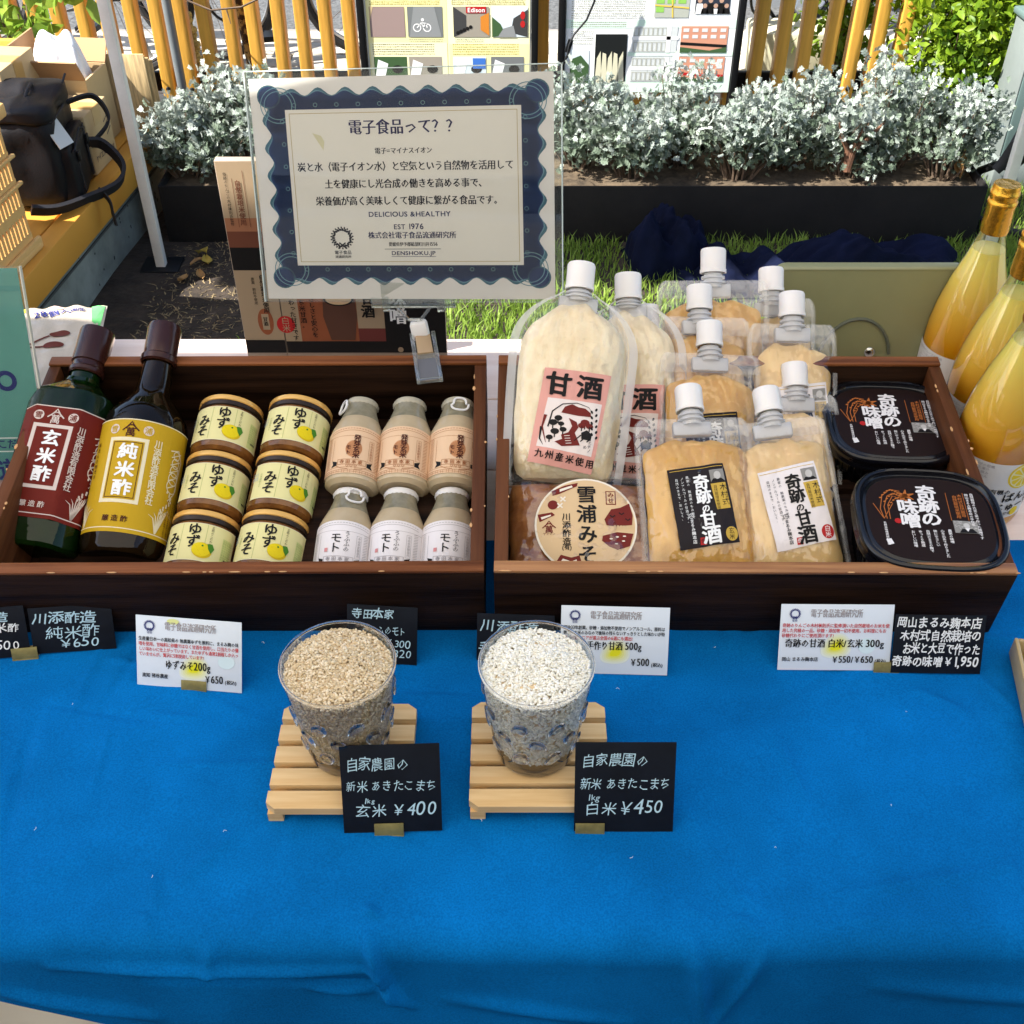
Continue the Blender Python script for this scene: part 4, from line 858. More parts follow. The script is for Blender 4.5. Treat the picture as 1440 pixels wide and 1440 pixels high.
def vinegar_art(A, W, H, bg, line_m, name, boxbg, boxtxt, small, edge):
    A.rect(0, 0, W, H, bg, 0); A.rect(0, 0, W, 3, line_m, 1); A.rect(0, H - 14, W, H - 11, line_m, 1)
    c = W * .38
    for x, ch in ((c - 50, '雪'), (c + 50, '浦')): A.disc(x, 32, 15, cream, 1); A.text(ch, x, 21, 22, bg, 'bold', layer=2, al='c')
    mountain(A, c, 24, 24, edge)
    A.rect(c - 58, 58, c + 56, 58 + 200, line_m, 1); A.rect(c - 47, 69, c + 45, 58 + 189, boxbg, 2)
    if boxbg is bg: pass
    for i, ch in enumerate(name): A.text(ch, c, 76 + i * 56, 50, boxtxt, 'brushb', layer=4, al='c', sx=1.12)
    A.text('川添酢造有限会社', c + 84, 52, 27, line_m, 'brush', vert=True, layer=3, adv=.92, sx=.9)
    A.text('醸 造 酢', c, H - 50, 20, small, 'bold', layer=3, al='c')
    A.text('手まんの酢です', 22, 70, 15, dk, 'bold', vert=True, layer=3, adv=1.1)
    for x0, sg in ((W * .74, 1), (20, -1)):   # rice leaves at the foot
        for k in range(7): A.line([(x0, H - 16), (x0 + sg * (-14 + 8 * k), H - 60 - 6 * k), (x0 + sg * (-30 + 16 * k), H - 95 + 9 * abs(k - 3))], 5, line_m, 2, taper=True)
    for k in range(18): A.disc(W * .80 + 16 * math.sin(k * .35) + 5 * (k % 2), H - 150 + k * 5, 3, line_m, 2, ry=4.4, n=8)
    x0 = W * .80                              # hand of rice ears
    for k in range(5): A.ring(x0 + 14, 78 + k * 24, 13 + 2 * k, 3, line_m, 2, 16); A.line([(x0 - 6, 88 + k * 24), (x0 + 34, 66 + k * 24)], 3, line_m, 2)
    A.line([(x0 - 12, 70), (x0 + 20, 60), (x0 + 40, 90), (x0 + 30, 190), (x0 + 6, 220)], 3.5, line_m, 2)
    for k in range(4): A.text('米と水だけで造った純米醸造のお酢です', W * .95 - k * 13, H - 130, 6.5, dk, 'sans', vert=True, layer=3)
B, T = bt(50, 784, .890, 134, 482, 1.120); ax = T - B; L = ax.length / 1.06
o = thing('vinegar_bottle', 'square dark green vinegar bottle with a red label, leftmost in the tray', 'bottle', M=frame(B, Vector((1, 0, 0)), ax) @ Matrix.Rotation(R(3), 4, 'Z') @ Matrix.Scale(1.06, 4), group='vinegar bottles')
def oct_(r, a):
    c, s_ = math.cos(a), math.sin(a); m = max(abs(c), abs(s_)); d = (abs(c) + abs(s_)) / 1.52; q = r / max(m, d, 1e-6); return q * c, q * s_
W2 = .0435
mb = MB(); mb.lathe([(0, 0), (W2 * .93, 0), (W2, .004), (W2, .166), (W2 * .97, .171), (.0195, .192), (.0175, .197)], 32, sq=oct_); body = mb.build('body', grn, o, 25)
MB().lathe([(.0160, .194), (.0152, .212), (.0150, L - .03), (0, L - .03)], 28).build('neck', grn, body)
MB().lathe([(.0172, L - .042), (.0188, L - .040), (.0188, L - .036), (.0172, L - .034), (.0168, L - .028), (.0184, L - .027), (.0184, L + .010), (.0176, L + .0128), (.0168, L + .011), (0, L + .011)], 36).build('cap', foilr, o)
A = Art(1); vinegar_art(A, 330, 345, redl, cream, '玄米酢', redl, WHT, cream, cream)
kk = .0875 / 250
def octmap(u, v, l):
    x = (u - 125) * kk; r = W2 + .0004 + LIFT * l; cf = W2 * .52; X = x.copy(); Y = np.full(len(u), -r)
    for sg in (1, -1):
        q = sg * x > cf; e = np.where(q, (sg * x - cf), 0); d = W2 - cf; e1 = np.minimum(e, d * 1.414)
        X = np.where(q, sg * (cf + e1 * .7071) + sg * .7 * LIFT * l, X); Y = np.where(q, -r + e1 * .7071 + np.maximum(0, e - d * 1.414), Y)
    return np.c_[X, Y, .148 - v * kk]
A.build('label', o, octmap, .006 / kk)
B, T = bt(171, 790, .890, 230, 474, 1.120); ax = T - B; L = ax.length / 1.06
o = thing('vinegar_bottle', 'round dark brown vinegar bottle with a mustard yellow label', 'bottle', M=frame(B, Vector((1, 0, 0)), ax) @ Matrix.Rotation(R(6), 4, 'Z') @ Matrix.Scale(1.06, 4), group='vinegar bottles')
RB = .0435
MB().lathe([(0, .004), (RB * .6, .001), (RB * .92, .0), (RB, .006), (RB, .138), (RB * .97, .149), (RB * .8, .163), (.0215, .178), (.0180, .190), (.0165, .205), (.0148, L - .03), (0, L - .03)], 56).build('body', brg, o, 50)
MB().lathe([(.0172, L - .034), (.0192, L - .032), (.0192, L - .026), (.0172, L - .024), (.0178, L + .008), (.0166, L + .012), (0, L + .012)], 36).build('cap', foilr, o)
A = Art(1); vinegar_art(A, 330, 345, yell, cr2, '純米酢', yell, WHT, dk, dk); A.frame(330 * .38 - 43, 73, 330 * .38 + 41, 243, 2, dk, 3)
A.build('label', o, onround(RB + .0002, .138, .099 / 285, 135), .005 / .00032)

# yuzu miso jars
lidm = mat('gold_lid_rim', (.90, .50, .13), .2, .35); lidd = mat('dark_lid_band', (.035, .022, .014), .35, .4, var=.3, vscale=30); amber = mat('amber_miso', (.10, .035, .010), .12, c2=(.22, .09, .02), vscale=30); jgl = clear_film('jar_glass', (1, .97, .92), rough=.03, base=.08)
ylab = ink('yuzu_label', (.70, .64, .30)); ygrn = ink('leaf_green', (.06, .2, .02)); yfr = ink('yuzu_yellow', (.72, .56, .01)); yfd = ink('yuzu_shadow', (.6, .42, .01)); grn_t = ink('green_print', (.3, .36, .12)); blu_t = ink('blue_print', (.3, .42, .5))
def jar_proto():
    o = thing('miso_jar', None, 'jar', (0, 0, 0), group='yuzu miso jars stacked in the left tray'); r = .0352
    MB().lathe([(0, .0015), (r * .85, .0), (r * .97, .003), (r, .008), (r, .049), (r * .965, .0535), (r * .93, .055)], 44).build('glass_body', amber, o)
    ld = MB(); ld.lathe([(r * .94, .0545), (r * .99, .0555), (r * .99, .0605)], 44).build('lid_band', lidd, o)
    MB().lathe([(r * .99, .0605), (r * 1.02, .0612), (r * 1.02, .0652), (r * .99, .067), (r * .9, .0672), (r * .88, .0662), (0, .0662)], 44).build('lid', lidm, o)
    A = Art(1); A.rect(-10, 0, 250, 118, ylab, 0); A.rect(-10, 0, 250, 1.5, cr2, 1); A.rect(-10, 116.5, 250, 118, cr2, 1)
    A.rect(78, 3, 79, 115, grn_t, 1); A.rect(150, 3, 151, 70, grn_t, 1)
    A.text('ゆず', 116, 0, 42, BLK, 'brush', vert=True, layer=3, adv=.90); A.text('みそ', 54, 26, 42, BLK, 'brush', vert=True, layer=3, adv=.9)
    A.text('土佐のこだわり人', 166, 4, 9, BLK, 'pen', vert=True, layer=3); A.text('川添謹製みそ', 22, 34, 8, grn_t, 'pen', vert=True, layer=3)
    for k in range(3): A.text('ゆず味噌', 8 - k * 9, 30, 7, blu_t, 'pen', vert=True, layer=3)
    A.disc(146, 84, 29, yfd, 2, ry=24, rot=.2).disc(143, 82, 26, yfr, 3, ry=21, rot=.2).poly([(158, 62), (172, 60), (180, 74), (172, 90), (163, 78)], ygrn, 4).disc(146, 70, 3, ygrn, 4, n=8)
    for k in range(9): A.disc(128 + (k * 7) % 32, 74 + (k * 11) % 26, .9, yfd, 4, n=6)
    A.rect(202, 30, 236, 112, ink('panel_tint', (.55, .58, .22)), 1)
    for k in range(5): A.text('名称ゆずみそ原材料', 206 + k * 7.5, 34, 6.5, grn_t, 'sans', vert=True, layer=2, adv=1.1)
    A.text('農薬製', 214, 92, 7, BLK, 'bold', layer=3)
    A.build('label', o, onround(r + .0002, .0510, .0650 / 180, 94), .0045 / .00032)
    return o
jar = jar_proto()
JT = [('top', 'upper'), ('middle', 'middle'), ('bottom', 'lowest')]
first = True
for ci, (bx, tx, cn) in enumerate(((274, 328, 'left'), (371, 425, 'right'))):
    B, T = bt(bx, 817, .862, tx, 573, 1.060); ax = (T - B); L = ax.length; d = ax.normalized(); seg = L / 3
    for k in range(3):
        o = jar if first else copy_tree(jar); first = False
        P = B + d * seg * k; o.matrix_world = frame(P, Vector((1, 0, 0)), ax) @ Matrix.Rotation(R((-9, 6, -3)[k] + (5 if ci else -3)), 4, 'Z') @ Matrix.Scale(seg / .0675 if seg < .0675 else 1, 4)
        o['label'] = f'{("lowest", "middle", "topmost")[2 - (2 - k)] if k != 0 else "lowest"} yuzu miso jar in the {cn} stack, ' + ('next to the brown vinegar bottle' if ci == 0 else 'next to the small milk bottles')

# little rice drink bottles
rice = mat('cloudy_rice_drink', (.42, .33, .20), .12, c2=(.54, .43, .28), vscale=14, sss=.1); riceg = mat('glass_above_drink', (.17, .155, .10), .08, c2=(.32, .28, .19), vscale=30)
capb = mat('cloudy_cap', (.42, .38, .28), .3)
wpl = mat('white_plastic', (.74, .72, .70), .4, sss=.1)
pch = ink('peach_label', (.70, .48, .30)); wlb = ink('white_label', (.74, .70, .70)); ork = ink('brown_orange_print', (.34, .12, .04)); gyt = ink('grey_print', (.33, .30, .30))
MK = {}
def milk(kind):
    o = thing('rice_drink_bottle', None, 'bottle', group='small rice drink bottles in the left tray'); r = .0303
    MB().lathe([(0, .003), (r * .8, .0), (r * .97, .004), (r, .012), (r, .06), (r * .97, .068), (r * .75, .084)], 44).build('bottle', rice, o)
    MB().lathe([(r * .75, .084), (r * .60, .097), (r * .585, .1045), (0, .1045)], 44).build('neck', riceg, o)
    m = MB(); prof = [(.0176, .1035), (.0186, .105), (.0186, .1078), (.0172, .1108), (0, .1112)]; m.lathe(prof, 44, sq=lambda q, a: ((q + (.0006 * math.cos(a * 22) if q > .018 else 0)) * math.cos(a), (q + (.0006 * math.cos(a * 22) if q > .018 else 0)) * math.sin(a)))
    if kind != 'plain':
        pass
    cp = m.build('cap', capb if kind == 'peach' else wpl, o, 50)
    A = Art(1); bg, fg = (pch, ork) if kind.startswith('peach') else (wlb, gyt)
    A.rect(-45, 0, 225, 150, bg, 0); A.poly([(-45, 0)] + [(-45 + i * 13.5, -9 * math.sin(math.pi * min(1, max(0, (i - 2) / 16)))) for i in range(21)] + [(225, 0)], bg, 0)
    for k in range(20): A.line([(4 + k * 8.6, 6 - 8 * math.sin(math.pi * k / 20)), (10 + k * 8.6, 6 - 8 * math.sin(math.pi * (k + .7) / 20))], 1.4, fg, 1); A.line([(4 + k * 8.6, 13 - 8 * math.sin(math.pi * k / 20)), (12.6 + k * 8.6, 13 - 8 * math.sin(math.pi * (k + 1) / 20))], 1.2, fg, 1)
    for y in (24, 130): A.rect(-30, y, 210, y + .9, fg, 1)
    A.rect(22, 34, 23, 106, fg, 1); A.frame(136, 34, 152, 106, .9, fg, 1)
    if kind.startswith('peach'):
        A.disc(90, 68, 25, ink('peach_dark', (.55, .27, .13)), 1, ry=29)
        for k in range(6): A.ring(90, 68, 5 + k * 3.6, 1, ork, 2, 20)
        for k, ch in enumerate('発芽玄米'): A.text(ch, 98, 20 + k * 20, 22, dk, 'brush', layer=4, al='c')
        A.text('モト', 74, 56, 17, dk, 'bold', vert=True, layer=4)
    else:
        A.text('うふふの', 108, 24, 18, BLK, 'pen', vert=True, layer=3, adv=.9); A.text('モト', 76, 30, 34, BLK, 'penb', vert=True, layer=3, adv=.92); A.rect(44, 78, 54, 90, ink('pink_seal', (.6, .25, .25)), 3)
    A.text('寺田本家醸造元', 144, 38, 9, fg, 'sans', vert=True, layer=3)
    A.frame(44, 104, 132, 122, 1.2, fg, 2); A.text('寺田本家', 88, 106, 14, fg, 'bold', layer=3, al='c', adv=1.3)
    for s_ in (-1, 1): A.poly([(88 + s_ * 46, 112), (88 + s_ * 64, 106), (88 + s_ * 60, 118), (88 + s_ * 66, 128), (88 + s_ * 46, 124)], BLK if s_ < 0 or True else fg, 2); A.line([(88 + s_ * 46, 126), (88 + s_ * 30, 134), (88 + s_ * 10, 137)], 1.5, fg, 2)
    A.text('▽▽▽', 88, 122, 12, fg, 'thin', layer=3, al='c')
    for k in range(26):
        y = 24 + k * 5
        if y < 126: A.line([(160, y + 4), (176, y)], 1.2, fg, 1); A.line([(-4, y + 4), (12, y)], 1.2, fg, 1)
    for y in (138, 144): A.rect(-45, y, 225, y + 1, fg, 1)
    for k in range(30): A.rect(-40 + k * 9 + (k % 2) * 2, 138, -39.2 + k * 9 + (k % 2) * 2, 149, fg, 1)
    A.build('label', o, onround(r + .0002, .062, .054 / 150, 88), .0045 / .00033)
    if kind == 'plain': pass
    return o
def pull_ring(par, a, out):
    m = MB(); pts = []
    for i in range(25):
        t = 2 * math.pi * i / 24; x, z = .0078 * math.copysign(abs(math.cos(t)) ** .7, math.cos(t)), .0075 * math.copysign(abs(math.sin(t)) ** .7, math.sin(t)); pts.append(Vector((x * (1.25 if z < 0 else .9), -.0205 - out * (z - .008) * -.3, .1035 + z - .004)))
    m.tube(pts, .0013, 6, cap=False); q = m.build('pull_ring', wpl, par); q.rotation_euler = (0, 0, a); return q
cols = ((477, 510, 'left'), (552, 577, 'middle'), (627, 645, 'right'))
pr = {0: milk('peach'), 1: milk('white')}; used = set()
for ci, (bx, tx, cn) in enumerate(cols):
    B, T = bt(bx, 828, .856, tx, 566, 1.062); ax = T - B; L = ax.length; d = ax.normalized(); seg = L / 2
    for row in (1, 0):
        key = 0 if row == 1 else 1
        if key in used: o = copy_tree(pr[key])
        else: o = pr[key]; used.add(key)
        P = B + d * (seg * row); o.matrix_world = frame(P, Vector((1, 0, 0)), ax) @ Matrix.Rotation(R((3, -4, 7)[ci] + (0 if row else -3)), 4, 'Z') @ Matrix.Scale(min(1, seg / .1118), 4)
        o['label'] = (f'{cn} of the three peach labelled rice drink bottles in the upper row' if row else f'{cn} of the three white labelled rice drink bottles in the lower row')
        MK[(ci, row)] = o
pull_ring(MK[(0, 1)], R(-62), .4); pull_ring(MK[(2, 1)], R(2), 0); pull_ring(MK[(0, 0)], R(22), .3)
riser(-.50, -.06, .838, .018, 1.058, .0735, 'slanted dark board under the jars and bottles in the left tray')
# ------------------------------------------------------------------ spouted pouches
film = clear_film('pouch_film', white=.01, rough=.05, base=.065, bump=.9, bscale=15, crinkle=True)
seal = clear_film('pouch_seal', white=.15, rough=.2, base=.04, bump=.2, bscale=60)
sealw = clear_film('pouch_seal_white', white=.62, rough=.25, base=.03)
spoutm = clear_film('spout_plastic', white=.8, rough=.2, base=.04)
capm = mat('white_cap_plastic', (.80, .76, .71), .4, sss=.15)
paste_y = mat('golden_rice_paste', (.66, .36, .07), .45, c2=(.76, .47, .13), vscale=14, bump=.06, bscale=40, sss=.2)
paste_p = mat('pale_rice_paste', (.74, .50, .20), .45, c2=(.80, .58, .28), vscale=14, bump=.06, bscale=40, sss=.2)
paste_w = mat('coarse_white_rice_paste', (.82, .67, .42), .5, c2=(.90, .78, .54), vscale=45, bump=.35, bscale=140, sss=.2)
pinkl = ink('pink_label', (.70, .34, .28)); dred = ink('dark_red_print', (.16, .02, .015)); gold = ink('gold_print', (.55, .36, .06)); navb = ink('black_label', (.018, .014, .016)); photog = ink('photo_patch_grey', (.25, .24, .22)); photol = ink('photo_patch_light', (.5, .48, .45))
def pouch(kind, B, T, w, hb, th, lb, seed, art=None, grp=None, yaw=0, roll=0, cap_r=.0158, fill=.86):
    """w: half width, hb: pouch height, th: half thickness; local x right, y up, z out; T is the top of the cap"""
    L = (T - B).length; M = sheetframe(B, Vector((1, 0, 0)), T - B) @ Matrix.Rotation(roll, 4, 'Z') @ Matrix.Rotation(yaw, 4, 'Y')
    o = thing('amazake_pouch', lb, 'pouch', M=M, group=grp); rg = random.Random(seed); big = kind == 'big'; s0 = seed * 3.7
    def halfw(v):                     # half width of the film at height v (0..1)
        if big: return w * (.86 + .20 * v - .10 * v * v) if v < .70 else w * (.86 + .14 - .049) * max(.24, (1 - ((v - .70) / .3) ** 2.2) ** .6 if v < .999 else .24)
        r = .11
        return w * (1 if v < 1 - r else (1 - .12 * (1 - math.sqrt(max(0, 1 - ((v - (1 - r)) / r) ** 2)))))
    def thick(a, v):                  # bulge
        if big: e = max(0, 1 - abs(a / .84) ** 3) ** .6; f = max(0, min(1, (v - .05) / .16)) ** .5 * max(0, min(1, (.99 - v) / .25)) ** .5
        else: e = max(0, 1 - abs(a / .93) ** 3) ** .55; f = max(0, min(1, (v - .02) / .2)) ** .5 * max(0, min(1, (fill + .06 - v) / .3)) ** .7
        q = Vector((a * 2.2, v * 3.5, s0))
        return th * e * f * (1 + .22 * noise.noise(q) + .07 * noise.noise(q * 3.1))
    ps = {'big': paste_w, 'gold': paste_y, 'pale': paste_p}[kind]
    mb = MB(); n = 36
    lo, hi = (.075, .955) if big else (.03, fill); cw = .86 if big else .90
    def pf(sg):
        def f(u, v):
            a = 2 * u - 1; vv = lo + (hi - lo) * v
            ewob = 1 + .04 * noise.noise(Vector((v * 5, sg * 0 + s0, 2)))
            top = (.035 * noise.noise(Vector((a * 2.3, s0, 7))) - .05 * abs(a) ** 3 ) * max(0, (v - .7) / .3)
            rr = 1.0
            if v < .12: rr = math.sqrt(max(0, 1 - ((.12 - v) / .12) ** 2)) * .25 + .75
            if v > .9: rr = math.sqrt(max(0, 1 - ((v - .9) / .1) ** 2)) * .3 + .7
            aa = a * cw * ewob * rr; x = aa * halfw(vv) ; edge = max(0, 1 - abs(a) ** 6) ** .5 * (min(1, v / .06) * min(1, (1 - v) / .05)) ** .5
            return (x, (vv + top) * hb, sg * (thick(aa, vv) * edge * .97 + .0002))
        return f
    mb.grid(n, n, pf(1)); k = len(mb.f); mb.grid(n, n, lambda u, v: pf(-1)(1 - u, v)); mb.build('contents', ps, o, 60)
    fm = MB()
    def ff(sg):
        def f(u, v):
            a = 2 * u - 1; q_ = Vector((a * 5 + s0, v * 6, sg)); wr = (.0011 * noise.noise(Vector((a * 9, v * 13, s0 + sg))) + .0030 * max(0, .5 - abs(noise.noise(q_) * 3.2)) + .0022 * max(0, .5 - abs(noise.noise(q_ * 2.1 + Vector((3, 1, 0))) * 3))) * (1 - abs(a) ** 8)
            return (a * halfw(v), v * hb, sg * (thick(a, v) + .0009 + abs(wr) + (.0004 if abs(a) < .99 else 0)))
        return f
    fm.grid(70, 90, ff(1)); fm.grid(44, 50, lambda u, v: ff(-1)(1 - u, v)); fl = fm.build('film', film, o, 70)
    sm = MB(); wv = lambda v: .0011 * math.sin(v * 17 + s0)
    for sg in (-1, 1):
        i0 = .93 if not big else .90
        sm.grid(3, 40, lambda u, v, sg=sg: ((sg * (i0 + (1.0 - i0 + .035) * u)) * halfw(v), v * hb, .0016 + wv(v)))
    if not big:
        sm.grid(30, 4, lambda u, v: ((2 * u - 1) * halfw(.9 + .1 * v) * 1.0, (.885 + .118 * v) * hb, .0022 + .0012 * math.sin(u * 9 + s0)))
    sm.grid(30, 2, lambda u, v: ((2 * u - 1) * halfw(0) * .98, (.0 + .03 * v) * hb, .003 + .0015 * math.sin(u * 11 + s0)))
    sm.build('seal_edge', sealw if big else seal, o, 60)
    # spout: wedge sealed in the film, neck with flanges, cap
    y0 = hb * (.955 if big else .955); sp = MB()
    Rm = Matrix.Translation((0, y0, .001)) @ Matrix.Rotation(R(-90), 4, 'X')
    def lz(prof, mbx, n=28, rib=0):
        k = len(mbx.v); mbx.lathe(prof, n, sq=(lambda r_, a: ((r_ - (rib if int(a / (2 * math.pi) * n + .5) % 2 else 0)) * math.cos(a), (r_ - (rib if int(a / (2 * math.pi) * n + .5) % 2 else 0)) * math.sin(a)))); 
        for i in range(k, len(mbx.v)): mbx.v[i] = tuple(Rm @ Vector(mbx.v[i]))
    tot = L - y0; cr = cap_r; ch = cr * 1.9
    sp.box(-cr * 1.35, cr * 1.35, y0 - .012, y0 + .004, -.004, .006, bev=.002)
    nh = max(.006, tot - ch)
    lz([(cr * .72, .0), (cr * .72, nh * .25), (cr * .98, nh * .28), (cr * .98, nh * .40), (cr * .72, nh * .45), (cr * .72, nh * .6), (cr * .9, nh * .63), (cr * .9, nh * .78), (cr * .7, nh * .8), (cr * .7, nh), (0, nh)], sp)
    sp.build('spout', spoutm, o)
    c = MB(); lz([(cr * .9, nh + .0002), (cr, nh + .0006), (cr, nh + ch * .16), (cr * .96, nh + ch * .17)], c, 56); lz([(cr * .96, nh + ch * .17), (cr * .97, nh + ch * .9), (cr * .9, nh + ch * .985), (cr * .8, nh + ch), (0, nh + ch)], c, 72, .0003); c.build('cap', capm, o, 50)
    if art:
        A = Art(seed); u0, v0, k = art(A)
        def f(u, v, l):
            x = u0 + u * k; y = v0 - v * k
            z = np.array([thick(max(-.98, min(.98, xx / halfw(yy / hb))), yy / hb) for xx, yy in zip(x, y)]) + .0034 + LIFT * l
            return np.c_[x, y, z]
        A.build('label', o, f, .006 / k)
    return o
def art_big(A):
    A.poly([(8, 0), (178, 4), (150, 258), (-14, 240)], pinkl, 0); A.poly([(22, 76), (160, 80), (144, 215), (4, 200)], ink('label_offwhite', (.78, .68, .62)), 1)
    A.text('甘', 44, 8, 62, BLK, 'brushb', layer=4, al='c', sx=1.1, rot=.02); A.text('酒', 122, 10, 62, BLK, 'brushb', layer=4, al='c', sx=1.1, rot=.02)
    for k, ch in enumerate('九州産米使用'): A.text(ch, 12 + k * 26, 206 + k * 3.2, 22, BLK, 'brush', layer=4, al='c')
    # village between fields: hill, winding river, trees, house, ear of rice
    A.poly([(58, 112), (66, 96), (84, 88), (100, 94), (118, 96), (132, 106), (134, 116), (100, 116)], dred, 3); A.line([(28, 150), (36, 110), (60, 90), (96, 84), (126, 92), (138, 108)], 4, BLK, 3, taper=True)
    A.poly([(78, 124), (98, 132), (104, 146), (96, 160), (112, 190), (66, 196), (48, 186), (66, 178), (62, 168), (80, 160), (88, 144)], dred, 3)
    for x, y, r_ in ((52, 126, 10), (40, 138, 11), (60, 140, 8), (46, 160, 11), (66, 154, 9), (34, 176, 9), (120, 132, 12), (132, 140, 10), (112, 140, 10)): A.disc(x, y, r_, dred if x > 100 else BLK, 3, ry=r_ * .7, n=10); A.line([(x, y), (x, y + r_ * 1.4)], 3, BLK, 3)
    for k in range(4): A.line([(70 + k * 2, 170 + k * 6), (84 + k * 2, 168 + k * 6)], 1.6, MATS['ink_label_offwhite'], 4)
    A.poly([(112, 158), (126, 150), (140, 160), (138, 176), (114, 174)], BLK, 3); A.line([(20, 120), (14, 150), (26, 190)], 8, dred, 3, taper=True); A.line([(12, 150), (10, 180), (20, 196)], 6, BLK, 3, taper=True)
    for k in range(11): A.disc(140 + 6 * (-1) ** k + k * .6, 96 + k * 7, 3, BLK, 3, ry=4.6, n=8, rot=.5 * (-1) ** k)
    for k in range(5): A.line([(96 + k * 8, 180 - (k % 2) * 8), (104 + k * 8, 172 - (k % 2) * 8)], 3, BLK, 3)
    A.text('エチノ', 136, 176, 10, BLK, 'pen', vert=True, layer=4); A.text('め', 120, 188, 10, BLK, 'pen', layer=4)
    return -.034, .136, .00042
def art_small(dark):
    def f(A):
        bg, fg = (navb, WHT) if dark else (ink('small_white_label', (.74, .68, .66)), BLK)
        A.poly([(0, 12), (96, 0), (112, 138), (12, 150)], bg, 0); 
        if dark: A.line([(4, 16), (94, 5)], 1, gold, 1)
        else: A.line([(2, 17), (94, 6)], 1, gold, 1)
        for i, (ch, s_) in enumerate((('奇', 27), ('跡', 27), ('の', 14), ('甘', 27), ('酒', 32))):
            A.text(ch, 54 + i * 2.4, (22, 47, 74, 86, 111)[i], s_, fg, 'brushb', layer=3, al='c', rot=-.08)
        A.poly([(70, 14), (94, 11), (96, 33), (72, 35)], photog, 2).disc(83, 23, 6, photol, 3, ry=7, n=12).poly([(72, 35), (76, 29), (90, 28), (96, 33)], BLK, 3)
        A.poly([(71, 38), (96, 35), (101, 80), (78, 83)], gold, 2); A.text('木村式', 91, 37, 13, BLK, 'pen', vert=True, layer=3, rot=-.08); A.text('自然栽培米使用', 78, 40, 6.2, BLK, 'sans', vert=True, layer=3, rot=-.08)
        A.text('農家の 無農薬のもみ米で', 32, 24, 5.4, fg, 'sans', vert=True, layer=3, rot=-.08, adv=1.15); A.text('ノンアルコールの甘酒です。', 23, 26, 5.4, fg, 'sans', vert=True, layer=3, rot=-.08, adv=1.15); A.text('自然のままで、おいしく。', 14, 28, 5.4, fg, 'sans', vert=True, layer=3, rot=-.08, adv=1.15)
        A.text('まるみ麹本店', 34, 98, 7, fg, 'bold', vert=True, layer=3, rot=-.08); A.ring(34, 93, 4, .8, fg, 3, 14); A.text('み', 34, 89.5, 6, fg, 'sans', layer=3, al='c')
        A.rect(46, 130, 56, 142, RED, 2); A.text('奇', 51, 131, 9, bg, 'sans', layer=3, al='c')
        cc, ct, tx = (gold, BLK, '玄米') if dark else (RED, WHT, '白米')
        A.disc(99, 124, 10.5, cc, 2, ry=12); A.text(tx, 99, 113.5, 10.5, ct, 'pen', vert=True, layer=3, adv=.95)
        return (-.034, .122, .00062) if dark else (-.026, .122, .00062)
    return f
G1, G2 = 'large amazake pouches', 'small spouted amazake pouches'
def place(bx, by, yb, tx, ty, s_):
    B = ony(bx, by, yb); return B, slope(tx, ty, B, s_)
B, T = place(912, 690, 1.03, 908, 436, 50); pouch('big', B, T, .058, (T - B).length - .022, .017, 'third large amazake pouch, mostly hidden at the back of its row', 13, None, G1)
B, T = place(886, 712, .985, 866, 386, 48); pouch('big', B, T, .066, (T - B).length - .030, .019, 'second large amazake pouch with pink label, half behind the front one', 12, art_big, G1, yaw=R(-8), roll=R(-3))
B, T = place(787, 702, .935, 818, 371, 46); pouch('big', B, T, .071, (T - B).length - .032, .021, 'foremost large amazake pouch of white rice paste with a pink label', 11, art_big, G1, yaw=R(4), roll=R(0))
SP = [('pale', 1085, 640, 1.07, 1084, 377, 50, .050, 25, 'pale paste pouch at the very back of the right column, beside the beige board', None),
      ('gold', 1000, 610, 1.075, 1003, 350, 52, .063, 21, 'rearmost golden paste pouch, its cap the highest of the left column', None),
      ('pale', 1115, 690, 1.00, 1113, 412, 46, .050, 26, 'second pouch from the back in the right column, showing a white label', art_small(False)),
      ('gold', 985, 665, 1.015, 983, 402, 47, .058, 22, 'second golden paste pouch from the back in the left column', None),
      ('pale', 1128, 760, .935, 1116, 512, 40, .046, 27, 'pale pouch just behind the front white labelled one', None),
      ('gold', 1000, 735, .945, 997, 454, 41, .056, 23, 'golden paste pouch right behind the front black labelled one', art_small(True)),
      ('pale', 1122, 818, .842, 1076, 548, 33, .055, 28, 'front pouch with a white label and red seal beside the black tubs', art_small(False)),
      ('gold', 992, 818, .840, 967, 545, 33, .061, 24, 'front pouch with a black label next to the round labelled miso bag', art_small(True))]
for kind, bx, by, yb, tx, ty, s_, w_, sd_, lb, ar in SP:
    B, T = place(bx, by, yb, tx, ty, s_); L = (T - B).length; pouch(kind, B, T, w_, L - .037, .0165, lb, sd_, ar, G2, yaw=R(random.Random(sd_).uniform(-6, 6)), cap_r=.0152, fill=.875)

# round labelled miso bag
B = Vector((ony(818, 775, .885).x, .838, .024)); miso = mat('brown_miso', (.20, .06, .012), .3, c2=(.42, .18, .05), vscale=18, bump=.5, bscale=50)
o = thing('miso_bag', 'clear bag of brown miso with a round cream label, lying at the front', 'bag', M=sheetframe(B, Vector((1, 0, 0)), Vector((0, math.cos(R(27)), math.sin(R(27))))))
def bag(sg, th, w_, h_, s0, wob):
    def f(u, v):
        a, b_ = 2 * u - 1, 2 * v - 1; e = max(0, 1 - abs(a) ** 3.4) ** .5 * max(0, 1 - abs(b_) ** 3.4) ** .5; q = Vector((a * 2, b_ * 2, s0))
        return (a * w_ * (1 + .05 * noise.noise(q)), .062 + b_ * h_ * (1 + .06 * noise.noise(q + Vector((4, 0, 0)))), sg * th * e * (1 + .25 * noise.noise(q * 1.3)) + wob * noise.noise(q * 6) * e)
    return f
